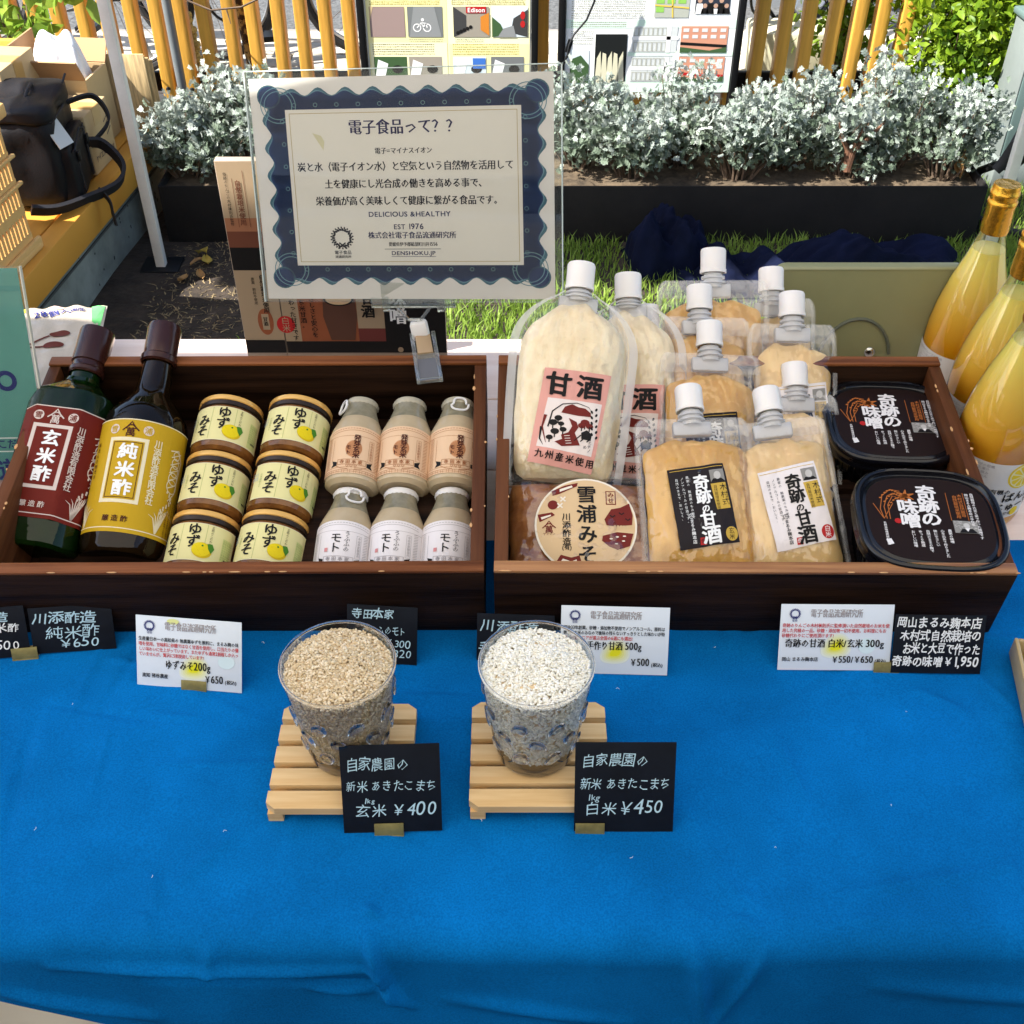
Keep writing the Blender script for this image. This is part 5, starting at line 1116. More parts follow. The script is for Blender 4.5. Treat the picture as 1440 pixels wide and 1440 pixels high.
mb = MB(); mb.grid(34, 30, bag(1, .021, .078, .060, 1, .0015)); mb.grid(34, 30, lambda u, v: bag(-1, .018, .078, .060, 1, 0)(1 - u, v)); mb.build('contents', miso, o, 60)
mb = MB(); mb.grid(50, 46, bag(1, .0245, .081, .066, 1, .0035)); mb.build('film', film, o, 80)
mb = MB(); mb.grid(24, 3, lambda u, v: ((2 * u - 1) * .078, .124 + .012 * v, .003 * math.sin(u * 20) + .001)); mb.build('seal_edge', seal, o, 60)
A = Art(9); CRM = ink('round_label', (.66, .47, .26)); ltr = ink('label_tan_line', (.80, .72, .58))
A.disc(0, 0, 100, ltr, 0, n=48); A.disc(0, 0, 96, CRM, 1, n=48)
for k, ch in enumerate('雪浦みそ'): A.text(ch, 2, -84 + k * 42, 40, BLK, 'brush', layer=4, al='c')
A.text('川添酢造', -38, -24, 17, BLK, 'bold', vert=True, layer=4); A.text('(有)', -38, 42, 11, BLK, 'bold', layer=4, al='c'); mountain(A, -72, 0, 13, dred, 4); A.text('ヤママン', -72, 16, 6, dred, 'sans', layer=4, al='c')
A.rect(40, -72, 60, -42, dred, 2); A.rect(42, -70, 58, -44, CRM, 3); A.text('みせ', 50, -70, 13, dred, 'brush', vert=True, layer=4)
A.poly([(36, -10), (50, -32), (68, -36), (86, -46), (92, -20), (90, 0), (60, 4), (40, 2)], dred, 3).poly([(32, 24), (60, 16), (92, 18), (84, 44), (60, 52), (44, 46), (30, 34)], dred, 3)
for k in range(7): A.poly([(54 + k * 6, 2), (58 + k * 6, 2), (56 + k * 6, 14)], CRM, 4)
for x, y in ((48, 30), (60, 26), (72, 34), (58, 40), (74, 24)): A.disc(x, y, 3.4, ltr, 4, ry=1.5, n=8)
for x, y in ((52, -16), (70, -22), (82, -10)): A.line([(x - 5, y - 3), (x, y + 1), (x + 5, y - 3)], 2.4, BLK, 4)
A.poly([(-66, -72), (-40, -84), (-14, -90), (-16, -82), (-50, -66), (-64, -62)], dred, 3); A.poly([(-50, -76), (-26, -84), (-24, -80), (-50, -70)], ltr, 4); A.disc(-64, -42, 10, dred, 3); A.poly([(-94, -22), (-66, -26), (-60, -20), (-90, -6)], dred, 3).poly([(-88, -16), (-68, -21), (-68, -18), (-86, -11)], ltr, 4)
for x, y in ((-44, -54), (-50, -40)): A.line([(x - 5, y - 5), (x + 5, y + 5)], 3, ltr, 4).line([(x + 5, y - 5), (x - 5, y + 5)], 3, ltr, 4)
A.poly([(-60, 78), (-50, 62), (-30, 68), (-14, 64), (-10, 78), (-30, 92)], dred, 3).poly([(-52, 78), (-46, 70), (-30, 76), (-20, 72), (-18, 80), (-32, 86)], ltr, 4)
A.build('label', o, lambda u, v, l: np.c_[.003 + u * .00053, .066 - v * .00053, .0262 + LIFT * l - .000001 * (u * u + v * v) * .35], 14)

# black miso tubs
tubm = mat('black_tub_plastic', (.004, .004, .006), .16); lidp = ink('tub_lid_brown', (.014, .007, .006)); tubc = ink('copper_print', (.42, .13, .03)); tw = ink('tub_white', (.75, .72, .70))
def sup(r, a, p=3.2, ky=.92):
    c, s_ = math.cos(a), math.sin(a); q = r / (abs(c) ** p + abs(s_) ** p) ** (1 / p); return q * c, q * s_ * ky
def tub():
    o = thing('miso_tub', None, 'tub', group='black miso tubs'); w_ = .0735
    MB().lathe([(0, .0), (w_ * .80, .0), (w_ * .83, .003), (w_ * .93, .052), (w_ * .93, .058)], 72, sq=sup).build('body', tubm, o, 40)
    rb = MB()
    for i in range(60):
        a = 2 * math.pi * i / 60; x0, y0 = sup(w_ * .835, a); x1, y1 = sup(w_ * .925, a); rb.tube([(x0, y0, .004), (x1, y1, .05)], .0011, 4)
    rb.build('ribs', tubm, o)
    ld = MB().lathe([(w_ * .94, .050), (w_ * 1.0, .050), (w_ * 1.005, .0525), (w_ * .985, .055), (w_ * .985, .0575), (w_ * 1.0, .060), (w_ * 1.0, .0635), (w_ * .98, .066), (w_ * .95, .0672), (w_ * .925, .0665), (w_ * .905, .0622), (w_ * .89, .0612), (w_ * .865, .0628), (0, .0628)], 96, sq=sup).build('lid', tubm, o, 50)
    A = Art(4); P = [sup(119, 2 * math.pi * i / 72) for i in range(72)]; A.poly(P, lidp, 0)
    A.text('奇跡の', 2, -90, 41, tw, 'brushb', vert=True, layer=3, adv=.86, rot=0); A.text('味噌', -38, -50, 41, tw, 'brushb', vert=True, layer=3, adv=.9)
    for k in range(3):                   # three copper ears of rice
        A.line([(-88 + 6 * k, 6), (-92 + 8 * k, -20 - 6 * k), (-84 + 10 * k, -56), (-66 + 4 * k, -74 + 10 * k), (-48, -70 + 16 * k)], 1.6, tubc, 2)
        for j in range(9): A.disc(-88 + k * 7 + j * 5.2, -50 - 22 * math.sin(j * .36) + k * 10, 3, tubc, 3, ry=1.8, n=7, rot=-.5)
    A.line([(-88, 6), (-104, -34)], 1.4, tubc, 2); A.line([(-88, 6), (-66, -36)], 1.4, tubc, 2)
    for a in (-2.5, -1.4, -.4, .6, 2.2): A.line([(-40, -58), (-40 + 20 * math.cos(a), -58 + 17 * math.sin(a))], 10, tubc, 3, taper=True)
    A.disc(-40, -58, 6, tubc, 3)
    A.disc(-62, 10, 7, RED, 2, n=8)
    for k in range(6): A.text(('農家の味噌', '心を込めて作りました', '体にやさしい', '自然のままの麹で', 'ゆっくり熟成', 'おいしい味噌')[k], 32 - k * 14, 26 + 1.5 * k, 7.5, tw, 'bold', vert=True, layer=2, adv=.95)
    A.text('自然栽培の大豆と米で作った味噌です', 90, -74, 7.2, tw, 'bold', vert=True, layer=2); A.text('岡山まるみ麹本店の手仕事', 80, -72, 7.2, tw, 'bold', vert=True, layer=2)
    A.text('木村式自然栽培', 66, -70, 9, tubc, 'bold', vert=True, layer=2, adv=.98); A.text('自然栽培米使用', 56, -66, 9, tubc, 'bold', vert=True, layer=2, adv=.98)
    A.rect(40, -72, 41, 2, tubc, 2); A.rect(73, -74, 74, 0, tubc, 2)
    A.rect(42, 2, 88, 34, photog, 2); rg = random.Random(3)
    for _ in range(70): x, y = rg.uniform(43, 84), rg.uniform(3, 22); A.rect(x, y, x + rg.uniform(1, 4), y + .9, photol, 3)
    A.disc(66, 15, 6, photol, 4, n=12, ry=7); A.poly([(50, 34), (56, 24), (76, 23), (84, 34)], BLK, 5); A.poly([(61, 23), (71, 22), (66, 31)], tw, 6)
    A.text('名称米味噌原材料大豆', -88, 14, 6, tw, 'bold', vert=True, layer=2); A.poly([(-92, 60), (-82, 57), (-78, 70), (-88, 74)], tw, 2)
    A.build('lid_print', ld, lambda u, v, l: np.c_[u * w_ * .00705, -v * w_ * .00705 * .97, .0630 + LIFT * (l + 1)])
    return o
t0 = tub(); t1 = copy_tree(t0)
def tubM(px, py, z, tilt, rz):
    P = onz(px, py, z); return Matrix.Translation(P) @ Matrix.Rotation(R(tilt), 4, 'X') @ Matrix.Rotation(R(rz), 4, 'Z') @ Matrix.Translation((0, 0, -.066))
t0.matrix_world = tubM(1309, 727, .110, 8, -4); t0['label'] = 'nearer black miso tub, its lid overlapping the tray front rim'
t1.matrix_world = tubM(1254, 590, .104, 7, -3); t1['label'] = 'farther black miso tub at the back right corner of the tray'
riser(.0, .455, .838, .016, .99, .052, 'slanted dark board under the pouches in the right tray')

# ------------------------------------------------------------------ juice bottles
def juice_mat():
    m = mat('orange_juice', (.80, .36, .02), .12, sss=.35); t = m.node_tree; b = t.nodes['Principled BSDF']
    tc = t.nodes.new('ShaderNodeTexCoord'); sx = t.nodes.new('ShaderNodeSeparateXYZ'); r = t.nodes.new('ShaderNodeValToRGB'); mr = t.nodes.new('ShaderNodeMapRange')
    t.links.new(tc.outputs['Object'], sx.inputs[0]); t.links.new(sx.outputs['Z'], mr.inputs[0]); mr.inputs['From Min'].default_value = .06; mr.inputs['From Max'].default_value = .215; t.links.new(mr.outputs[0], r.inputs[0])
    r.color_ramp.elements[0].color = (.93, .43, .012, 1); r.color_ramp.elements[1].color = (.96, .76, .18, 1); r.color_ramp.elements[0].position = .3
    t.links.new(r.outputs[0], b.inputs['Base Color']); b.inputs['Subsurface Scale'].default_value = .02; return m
jm = juice_mat(); gfoil = mat('gold_capsule', (.68, .36, .04), .25, .9, bump=.35, bscale=90); clr = clear_film('clear_bottle_neck', (.96, .98, .95), rough=.03, base=.12); jlab = ink('juice_label', (.66, .64, .60)); lem = ink('lemon', (.75, .55, .03)); lemp = ink('lemon_pale', (.8, .74, .4))
def juice():
    o = thing('juice_bottle', None, 'bottle', group='orange juice bottles'); r = .0435
    prof = [(0, .003), (r * .7, .002), (r * .96, .002), (r, .010), (r, .105), (r * .985, .122), (r * .90, .150), (r * .72, .185), (r * .52, .213), (r * .42, .230)]
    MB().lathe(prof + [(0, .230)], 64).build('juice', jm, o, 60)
    MB().lathe([(q + .0009, z) for q, z in prof[1:]] + [(.0145, .248), (.0135, .262), (.0132, .300), (.0128, .305)], 64).build('glass_body', clr, o, 60)
    MB().lathe([(.0150, .252), (.0158, .256), (.0152, .285), (.0160, .287), (.0160, .292), (.0150, .293), (.0150, .297), (.0158, .299), (.0158, .303), (.0150, .304), (.0150, .309), (.0140, .312), (0, .312)], 44).build('capsule', gfoil, o, 60)
    A = Art(6); A.rect(-60, 0, 290, 118, jlab, 0)
    A.disc(98, 26, 27, lem, 1, n=30).disc(98, 26, 24, lemp, 2, n=30)
    for k in range(10):
        a = 2 * math.pi * k / 10; A.poly([(98 + 3 * math.cos(a), 26 + 3 * math.sin(a)), (98 + 21 * math.cos(a - .24), 26 + 21 * math.sin(a - .24)), (98 + 22 * math.cos(a), 26 + 22 * math.sin(a)), (98 + 21 * math.cos(a + .24), 26 + 21 * math.sin(a + .24))], lem, 3)
    A.text('有機の', 50, 52, 11, BLK, 'penb', layer=3); A.text('ばんかん', 72, 60, 21, BLK, 'brush', layer=3); A.text('じゅーす', 62, 82, 19, BLK, 'brush', layer=3); A.text('Made in EHIME', 44, 102, 9, BLK, 'sans', layer=3, adv=.92); A.disc(104, 106, 9, lem, 1)
    for k in range(6): A.text(('有機栽培グループの柑橘', 'まるごとしぼった果汁', 'よく振ってからお飲み', 'ください。名称みかん', '内容量720ml', '原材料名果汁')[k], -22, 4 + k * 7.4, 6.2, gyt, 'sans', layer=2)
    A.frame(-20, 52, 30, 84, 1, gyt, 2)
    for k in range(4): A.rect(-16, 58 + k * 6, 26, 59.4 + k * 6, gyt, 2)
    A.build('label', o, onround(r + .0012, .096, .084 / 125, 92), .006 / .00067)
    return o
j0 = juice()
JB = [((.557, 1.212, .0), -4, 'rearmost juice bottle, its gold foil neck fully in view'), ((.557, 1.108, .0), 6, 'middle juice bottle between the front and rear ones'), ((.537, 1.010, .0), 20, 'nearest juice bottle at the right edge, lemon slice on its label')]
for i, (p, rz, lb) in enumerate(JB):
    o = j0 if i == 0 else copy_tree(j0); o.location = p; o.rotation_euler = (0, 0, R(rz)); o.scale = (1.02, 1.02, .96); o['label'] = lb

# ------------------------------------------------------------------ price cards in brass bases
blkc = mat('chalkboard_card', (.006, .008, .013), .6, var=.2, vscale=30, spec=.15); whc = mat('white_card', (.66, .72, .78), .45); brass = mat('antique_brass', (.26, .22, .08), .45, .5, bump=.1, bscale=60, var=.25, vscale=40); chalk = ink('chalk_pen', (.42, .60, .68)); chalkw = ink('white_paint_pen', (.72, .74, .74)); redt = ink('red_print', (.55, .06, .06)); navt = ink('navy_print', (.03, .035, .16)); halo = ink('yellow_blob', (.70, .66, .02)); halo2 = ink('pale_yellow_blob', (.68, .72, .30)); aqua = ink('aqua_blob', (.60, .73, .76))
def wreath(A, cx, cy, r, m, L=3):
    rg = random.Random(8)
    for k in range(22):
        a = 2 * math.pi * k / 22; A.disc(cx + r * .8 * math.cos(a), cy + r * .8 * math.sin(a), r * .17, m, L, ry=r * .11, n=7, rot=a + rg.uniform(-1, 1))
        A.disc(cx + r * math.cos(a + .14), cy + r * math.sin(a + .14), r * .12, m, L, ry=r * .08, n=6, rot=a)
    for s_ in (-1, 1): A.line([(cx - s_ * r * .42, cy + r * 1.02), (cx + s_ * r * .3, cy + r * .46)], r * .14, m, L)
def cardobj(name, lb, cat, bl, br, ty, lean, bodym, art, clip=None, wpx=None, grp=None, th=.0008, z=.0045, dt=0):
    BL, BR = onz(*bl, z), onz(*br, z); e = (BR - BL); wd = e.length; e.normalize(); nrm = Vector((-e.y, e.x, 0))   # horizontal, away from the viewer
    if nrm.y < 0: nrm = -nrm
    upv = (nrm * math.cos(R(lean)) + Vector((0, 0, 1)) * math.sin(R(lean))); mid = (BL + BR) / 2
    f = lambda P: (P - CAM).dot(UP) / (P - CAM).dot(FW); t = (720 - ty) / FPX    # height so that the top edge meets the measured row
    h = (t * (mid - CAM).dot(FW) - (mid - CAM).dot(UP)) / (upv.dot(UP) - t * upv.dot(FW))
    M = sheetframe(BL, e, upv); o = thing(name, lb, cat, M=M, group=grp)
    MB().box(0, wd, 0, h, -th, 0, bev=.0002).build('card', bodym, o); k = wd / wpx
    A = Art(int(bl[0]) + 3); art(A, h / k); A.build('lettering', o, flat(0, h, k))
    if clip is not None:
        cx = clip * wd; c = MB(); c.box(cx - .0125, cx + .0125, -.002, .0095, .0012, .0024, bev=.0003); c.box(cx - .0125, cx + .0125, -.002, .0095, -.0034, -.0022, bev=.0003); c.box(cx - .0125, cx + .0125, -.0035, -.002, -.0034, .0024, bev=.0003)
        c.build('brass_clip', brass, o)
    return o
def a_brown(A, H):
    A.text('自家農園の', 8, 18, 22, chalk, 'pen', jit=1, layer=2, fit=88); A.text('新米 あきたこまち', 6, 55, 19, chalk, 'pen', jit=1, layer=2, fit=128); A.text('1kg', 30, 82, 11, chalk, 'penb', jit=1, layer=2); A.text('玄米', 18, 93, 23, chalk, 'pen', jit=1, layer=2); A.text('￥400', 66, 90, 27, chalk, 'pen', jit=1, layer=2, fit=68)
def a_white(A, H):
    A.text('自家農園の', 8, 16, 22, chalk, 'pen', jit=1, layer=2, fit=96); A.text('新米 あきたこまち', 8, 54, 19, chalk, 'pen', jit=1, layer=2, fit=126); A.text('1kg', 18, 78, 13, chalk, 'pen', jit=1, layer=2); A.text('白米', 14, 90, 23, chalk, 'pen', jit=1, layer=2); A.text('￥450', 60, 88, 27, chalk, 'pen', jit=1, layer=2, fit=66)
GB, GW = 'handwritten black price cards', 'printed white price cards'
cardobj('price_card', 'black handwritten card reading 400 yen before the brown rice glass', 'price card', (484, 1172), (622, 1168), 1047, 66, blkc, a_brown, .46, 140, GB)
cardobj('price_card', 'black handwritten card reading 450 yen before the white rice glass', 'price card', (807, 1170), (946, 1170), 1044, 66, blkc, a_white, .16, 140, GB)
def head(A, y=8, x=42, fs=13.5): wreath(A, 20, y + 6, 7.5, navt); A.text('電食', 20, y + 14, 4, navt, 'sans', layer=3, al='c'); A.text('電子食品流通研究所', x, y - 2, fs, gyt, 'mincho', layer=3, fit=74)
HAL = [ink('blob_%d' % i, tuple(a + (b - a) * i / 6 for a, b in zip((.66, .72, .76), (.70, .67, .02)))) for i in range(1, 7)]
def blob(A, x, y, H):
    for i, m in enumerate(HAL):
        f = 1 - i * .13; A.poly([(x + 21 * f * math.cos(t) * (1 + .25 * math.sin(t)) - 3 * math.sin(t), min(H - .5, y + 3 + (22 if math.sin(t) < 0 else 20) * f * math.sin(t) * (1 + .1 * math.cos(2 * t)))) for t in [2 * math.pi * k / 28 for k in range(28)]], m, .12 * i)
def a_yuzu(A, H):
    blob(A, 84, 70, H); A.disc(130, 60, 12, aqua, 1, ry=10); A.disc(54, 6, 9, halo2, 1, ry=4); head(A)
    for k, (t, m) in enumerate((('生産量日本一の高知県の 無農薬ゆずを原料に、まるみ麹の味', BLK), ('噌を使用。甘味料に砂糖ではなく甘酒を使用し、口当たりの優', redt), ('しい味わいに仕上がっています。またゆずも通常2割程しか入っ', redt), ('ていませんが、贅沢に5割使用しています!', redt))): A.text(t, 4, 30 + k * 7.6, 6.6, m, 'bold', layer=3, fit=(144, 144, 144, 94)[k])
    A.text('噌を使用。', 4, 37.6, 6.6, BLK, 'bold', layer=4, fit=22) if False else None
    A.text('ゆずみそ200g', 42, 62, 15, BLK, 'mincho', layer=3, fit=66); A.text('高知 猪谷農産', 8, 84, 7, BLK, 'bold', layer=3, fit=38); A.text('￥650', 98, 80, 14, BLK, 'mincho', layer=3, fit=28); A.text('(税込)', 128, 86, 7, BLK, 'mincho', layer=3, fit=17)
def a_ama(A, H):
    blob(A, 80, 66, H); head(A)
    for k, (t, m) in enumerate((('明治33年創業。砂糖・添加物不使用でノンアルコール。原料は', BLK), ('麹ともち米のみなので後味の残らないすっきりとした味わいが特', BLK), ('徴。甘酒マニアが選ぶ全国の6選にも選出!', redt))): A.text(t, 4, 29 + k * 7.6, 6.6, m, 'bold', layer=3, fit=(146, 146, 100)[k])
    A.text('手作り甘酒 500g', 38, 52, 14, BLK, 'mincho', layer=3, fit=80); A.text('￥500', 101, 76, 14, BLK, 'mincho', layer=3, fit=29); A.text('(税込)', 132, 83, 7, BLK, 'mincho', layer=3, fit=17)
def a_kis(A, H):
    blob(A, 82, 60, H); A.disc(125, 62, 12, aqua, 1); head(A)
    for k, (t, m) in enumerate((('奇跡のりんごの木村秋則氏に監修頂いた自然栽培のお米を使', redt), ('用した究極の一品。砂糖・添加物一切不使用。お料理にもお', redt), ('砂糖代わりにご使用頂けます!', redt))): A.text(t, 3, 28 + k * 7.6, 6.6, m, 'bold', layer=3, fit=(152, 148, 74)[k])
    A.text('奇跡の甘酒 白米/玄米 300g', 8, 51, 14, BLK, 'mincho', layer=3, fit=142); A.text('岡山 まるみ麹本店', 5, 79, 7, BLK, 'bold', layer=3, fit=52); A.text('￥550/￥650', 76, 76, 13, BLK, 'mincho', layer=3, fit=60); A.text('(税込)', 138, 81, 7, BLK, 'mincho', layer=3, fit=16)
cardobj('price_card', 'printed white card for yuzu miso, 650 yen, under the left tray', 'price card', (193, 963), (340, 975), 870, 62, whc, a_yuzu, .55, 152, GW)
cardobj('price_card', 'printed white card for handmade amazake, 500 yen, behind the white rice', 'price card', (787, 946), (938, 950), 853, 62, whc, a_ama, None, 156, GW)
cardobj('price_card', 'printed white card for amazake, 550 and 650 yen, under the black tubs', 'price card', (1093, 942), (1250, 943), 850, 64, whc, a_kis, .97, 160, GW)
def a_oka(A, H):
    for k, (t, x, f_) in enumerate((('岡山まるみ麹本店', 2, 122), ('木村式自然栽培の', 8, 118), ('お米と大豆で作った', 14, 112), ('奇跡の味噌￥1,950', 0, 126))): A.text(t, x, 2 + k * 20, 18, chalkw, 'brush', jit=.7, layer=2, fit=f_)
cardobj('price_card', 'black card with bold white handwriting, 1,950 yen, for the black tubs', 'price card', (1252, 946), (1378, 948), 865, 64, blkc, a_oka, None, 130, GB)
def a_jun(A, H): A.text('川添酢造', 6, 8, 18, chalk, 'penb', jit=1, fit=88); A.text('純米酢', 22, 30, 19, chalk, 'pen', jit=1, fit=76); A.text('￥650', 36, 48, 17, chalk, 'pen', jit=1, fit=60)
def a_gen(A, H): A.text('川添酢造', 4, 8, 17, chalk, 'penb', jit=1, fit=92); A.text('純玄米酢', 34, 26, 16, chalkw, 'penb', jit=1, fit=76); A.text('￥500', 50, 54, 18, chalkw, 'pen', jit=1, fit=56)
cardobj('price_card', 'black card with pale blue writing, 650 yen, second from the left', 'price card', (48, 920), (164, 912), 852, 64, blkc, a_jun, None, 118, GB)
cardobj('price_card', 'black card cut off by the left edge, 500 yen, beside a brass clip', 'price card', (-68, 932), (44, 922), 856, 64, blkc, a_gen, .93, 120, GB)
def a_ter(A, H): A.text('寺田本家', 6, 4, 17, chalk, 'penb', jit=1, fit=62); A.text('うふふのモト', 22, 29, 15, chalk, 'pen', jit=1, fit=62); A.text('￥300', 52, 48, 14, chalk, 'pen', jit=1, fit=40); A.text('￥320', 52, 63, 14, chalk, 'pen', jit=1, fit=40)
cardobj('price_card', 'black card priced 300 and 320 yen behind the brown rice glass', 'price card', (488, 930), (586, 936), 852, 64, blkc, a_ter, None, 100, GB)
def a_kaw(A, H): A.text('川添酢造', 6, 8, 20, chalk, 'penb', jit=1, fit=84); A.text('手造りみそ', 4, 42, 18, chalk, 'penb', jit=1, fit=84)
cardobj('price_card', 'black card behind the white rice glass, its lower half hidden', 'price card', (670, 928), (778, 932), 864, 64, blkc, a_kaw, None, 112, GB)

# ------------------------------------------------------------------ slatted stands, tumblers of rice
pine = mat('light_pine', (.60, .37, .15), .55, c2=(.74, .53, .27), vscale=7, stretch=(.7, 14, 14), bump=.06, bscale=90)
def pallet(cx, cy, lb):
    o = thing('slatted_stand', lb, 'stand', (cx, cy, .0045), group='little slatted wooden stands'); W_, D_ = .0615, .058
    me = None
    for i in range(5):
        y = -D_ + .0095 + i * (2 * D_ - .019) / 4
        if me is None:
            mb = MB(); mb.box(-W_, W_, -.0092, .0092, 0, .0085, bev=.0007); q = mb.build('slat', pine, o); me = q.data
            ec = MB(); c = .008; P = [(-W_ + c, -.0092), (W_ - c, -.0092), (W_, -.0092 + c * .8), (W_, .0092), (-W_, .0092), (-W_, -.0092 + c * .8)]
            ec.add([(x, y_, z) for z in (0, .0085) for x, y_ in P], [tuple(range(5, -1, -1)), tuple(range(6, 12))] + [(i_, (i_ + 1) % 6, (i_ + 1) % 6 + 6, i_ + 6) for i_ in range(6)]); q.data = ec.build('slat', pine, None).data; eo = [x for x in bpy.data.objects if x.type == 'MESH' and x.data == q.data and x is not q][0]; end = q.data; bpy.data.objects.remove(eo)
        else: q = bpy.data.objects.new('slat', me); col.objects.link(q); q.parent = o
        if i == 4: q.data = end; q.rotation_euler = (0, 0, math.pi)
        q.location = (0, y, .0105)
    for s_ in (-1, 1):
        mb = MB(); x0, x1 = sorted((s_ * (W_ - .001), s_ * (W_ - .014))); n_ = []
        prof = [(-D_ + .001, .0), (-D_ + .001, .0102), (D_ - .001, .0102), (D_ - .001, 0), (D_ - .012, 0), (-D_ + .010, 0)]
        V = [(x, y, z) for x in (x0, x1) for y, z in prof]; k = len(prof)
        mb.add(V, [tuple(range(k)), tuple(range(2 * k - 1, k - 1, -1))] + [(i, i + k, (i + 1) % k + k, (i + 1) % k) for i in range(k)]); mb.build('runner', pine, o)
    return o
def corner_clip(o):                     # the end slats have their outer corners cut off
    for ch in list(o.children):
        pass
pallet(-.150, .634, 'left slatted pine stand under the glass of brown rice'); pallet(.0245, .636, 'right slatted pine stand under the glass of white rice')
glassm = bpy.data.materials.new('tumbler_glass'); glassm.use_nodes = True; _t = glassm.node_tree; _b = _t.nodes['Principled BSDF']; _b.inputs['Base Color'].default_value = (.995, 1, .998, 1); _b.inputs['Roughness'].default_value = .0; _b.inputs['Transmission Weight'].default_value = 1; _b.inputs['IOR'].default_value = 1.46
tumf = clear_film('tumbler_wall', (.985, .995, .99), rough=.02, base=.03)
def tumbler(cx, cy, lb, gc, gc2, seed):
    z0 = .0235; o = thing('rice_glass', lb, 'glass', (cx, cy, z0)); Hh = .114; R0, R1 = .0345, .0485; rg = np.random.default_rng(seed)
    def rad(z): return R0 + (R1 - R0) * (z / Hh) ** .9
    rc = lambda z: rad(z) - .0028 - .0012 * max(0, 1 - z / .05)
    MB().lathe([(rad(.0172), .0172)] + [(rad(.018 + (Hh - .020) * k / 24), .018 + (Hh - .020) * k / 24) for k in range(25)], 96).build('glass_wall', tumf, o, 60)
    mb = MB(); mb.lathe([(0, .002), (R0 - .006, .0012), (R0 - .003, 0), (R0 - .0008, .002), (rad(.006), .006), (rad(.0168), .0168), (rad(.0168) - .003, .0172), (R0 * .5, .0158), (0, .0154)], 72); mb.build('glass_base', glassm, o, 50)
    mb = MB(); mb.tube([((R1 - .0008) * math.cos(a), (R1 - .0008) * math.sin(a), Hh - .0012) for a in [2 * math.pi * k / 80 for k in range(81)]], .00135, 8, cap=False); mb.build('glass_rim', glassm, o, 60)
    mb = MB()                           # rounded thumb dimples standing proud of the wall
    for row in range(3):
        for i in range(9):
            a = 2 * math.pi * (i + .5 * (row % 2)) / 9 + .2; z = .033 + row * .0215; r = rad(z) + .0007
            M_ = Matrix.Translation((r * math.cos(a), r * math.sin(a), z)) @ Matrix.Rotation(a, 4, 'Z') @ Matrix.Rotation(.12, 4, 'Y') @ Matrix.Rotation(.5 if row % 2 else -.5, 4, 'X'); mb.ball((0, 0, 0), (.0017, .0070, .0100), M=M_, n=16)
    dm_ = mb.build('glass_dimples', glassm, o, 80); dm_['kind'] = 'stuff'
    # the grains: an inner heap that fills the glass and thousands of grains over it
    mb = MB(); mb.lathe([(0, .0195), (rc(.022) - .001, .0195), (rc(.03) - .001, .03), (rc(.06) - .001, .06), (rc(.10) - .001, .1035), (rc(.1) * .5, .1105), (0, .1115)], 40); mb.build('rice_core', mat('rice_core_' + lb[:5], gc, .8, sss=.0), o, 60)
    ico = bmesh.new(); bmesh.ops.create_icosphere(ico, subdivisions=1, radius=1); iv = np.array([v.co[:] for v in ico.verts]); itf = np.array([[q.index for q in f.verts] for f in ico.faces]); ico.free()
    P = []
    for _ in range(4200):
        r_ = (rc(.1) + .0010) * math.sqrt(rg.random()); a = rg.uniform(0, 6.283); P.append((r_ * math.cos(a), r_ * math.sin(a), .1045 + .0085 * (1 - (r_ / rc(.1)) ** 2) + rg.uniform(-.0012, .0018) + .0015 * math.sin(a * 2 + r_ * 90), 0))
    for _ in range(5200):
        z = rg.uniform(.019, .106); a = rg.uniform(0, 6.283); r_ = rc(z) + .0002 + rg.uniform(-.0014, .0006); P.append((r_ * math.cos(a), r_ * math.sin(a), z, 1))
    A = []; B_ = []; MI = []
    for k, (x, y, z, side) in enumerate(P):
        d = rg.normal(0, 1, 3)
        if side: nrm = np.array((x, y, 0)) / math.hypot(x, y)
        else: nrm = np.array((0, 0, 1.0))
        d -= nrm * d.dot(nrm) * (.85 if side else .7); d /= np.linalg.norm(d); u = np.cross(d, (0.3, .5, .8)); u /= np.linalg.norm(u); w_ = np.cross(d, u)
        L_ = .0023 * rg.uniform(.85, 1.1); q = iv * (L_, L_ * .53, L_ * .46); A.append(q[:, :1] * d + q[:, 1:2] * u + q[:, 2:] * w_ + (x, y, z)); B_.append(itf + k * len(iv)); MI += [int(rg.random() * 3)] * len(itf)
    r_ = npmesh('rice_grains', np.concatenate(A), np.concatenate(B_), [mat(f'rice_{seed}_{i}', tuple(c * f_ for c in c0), .45, sss=.15) for i, (c0, f_) in enumerate(((gc, 1.0), (gc2, 1.0), (gc, .88)))], o, 75, MI); r_['kind'] = 'stuff'
    return o
tumbler(-.1455, .641, 'dimpled glass tumbler filled with tan brown rice', (.66, .50, .30), (.80, .66, .46), 31)
tumbler(.0205, .641, 'dimpled glass tumbler filled with polished white rice', (.88, .83, .70), (.92, .89, .80), 32)

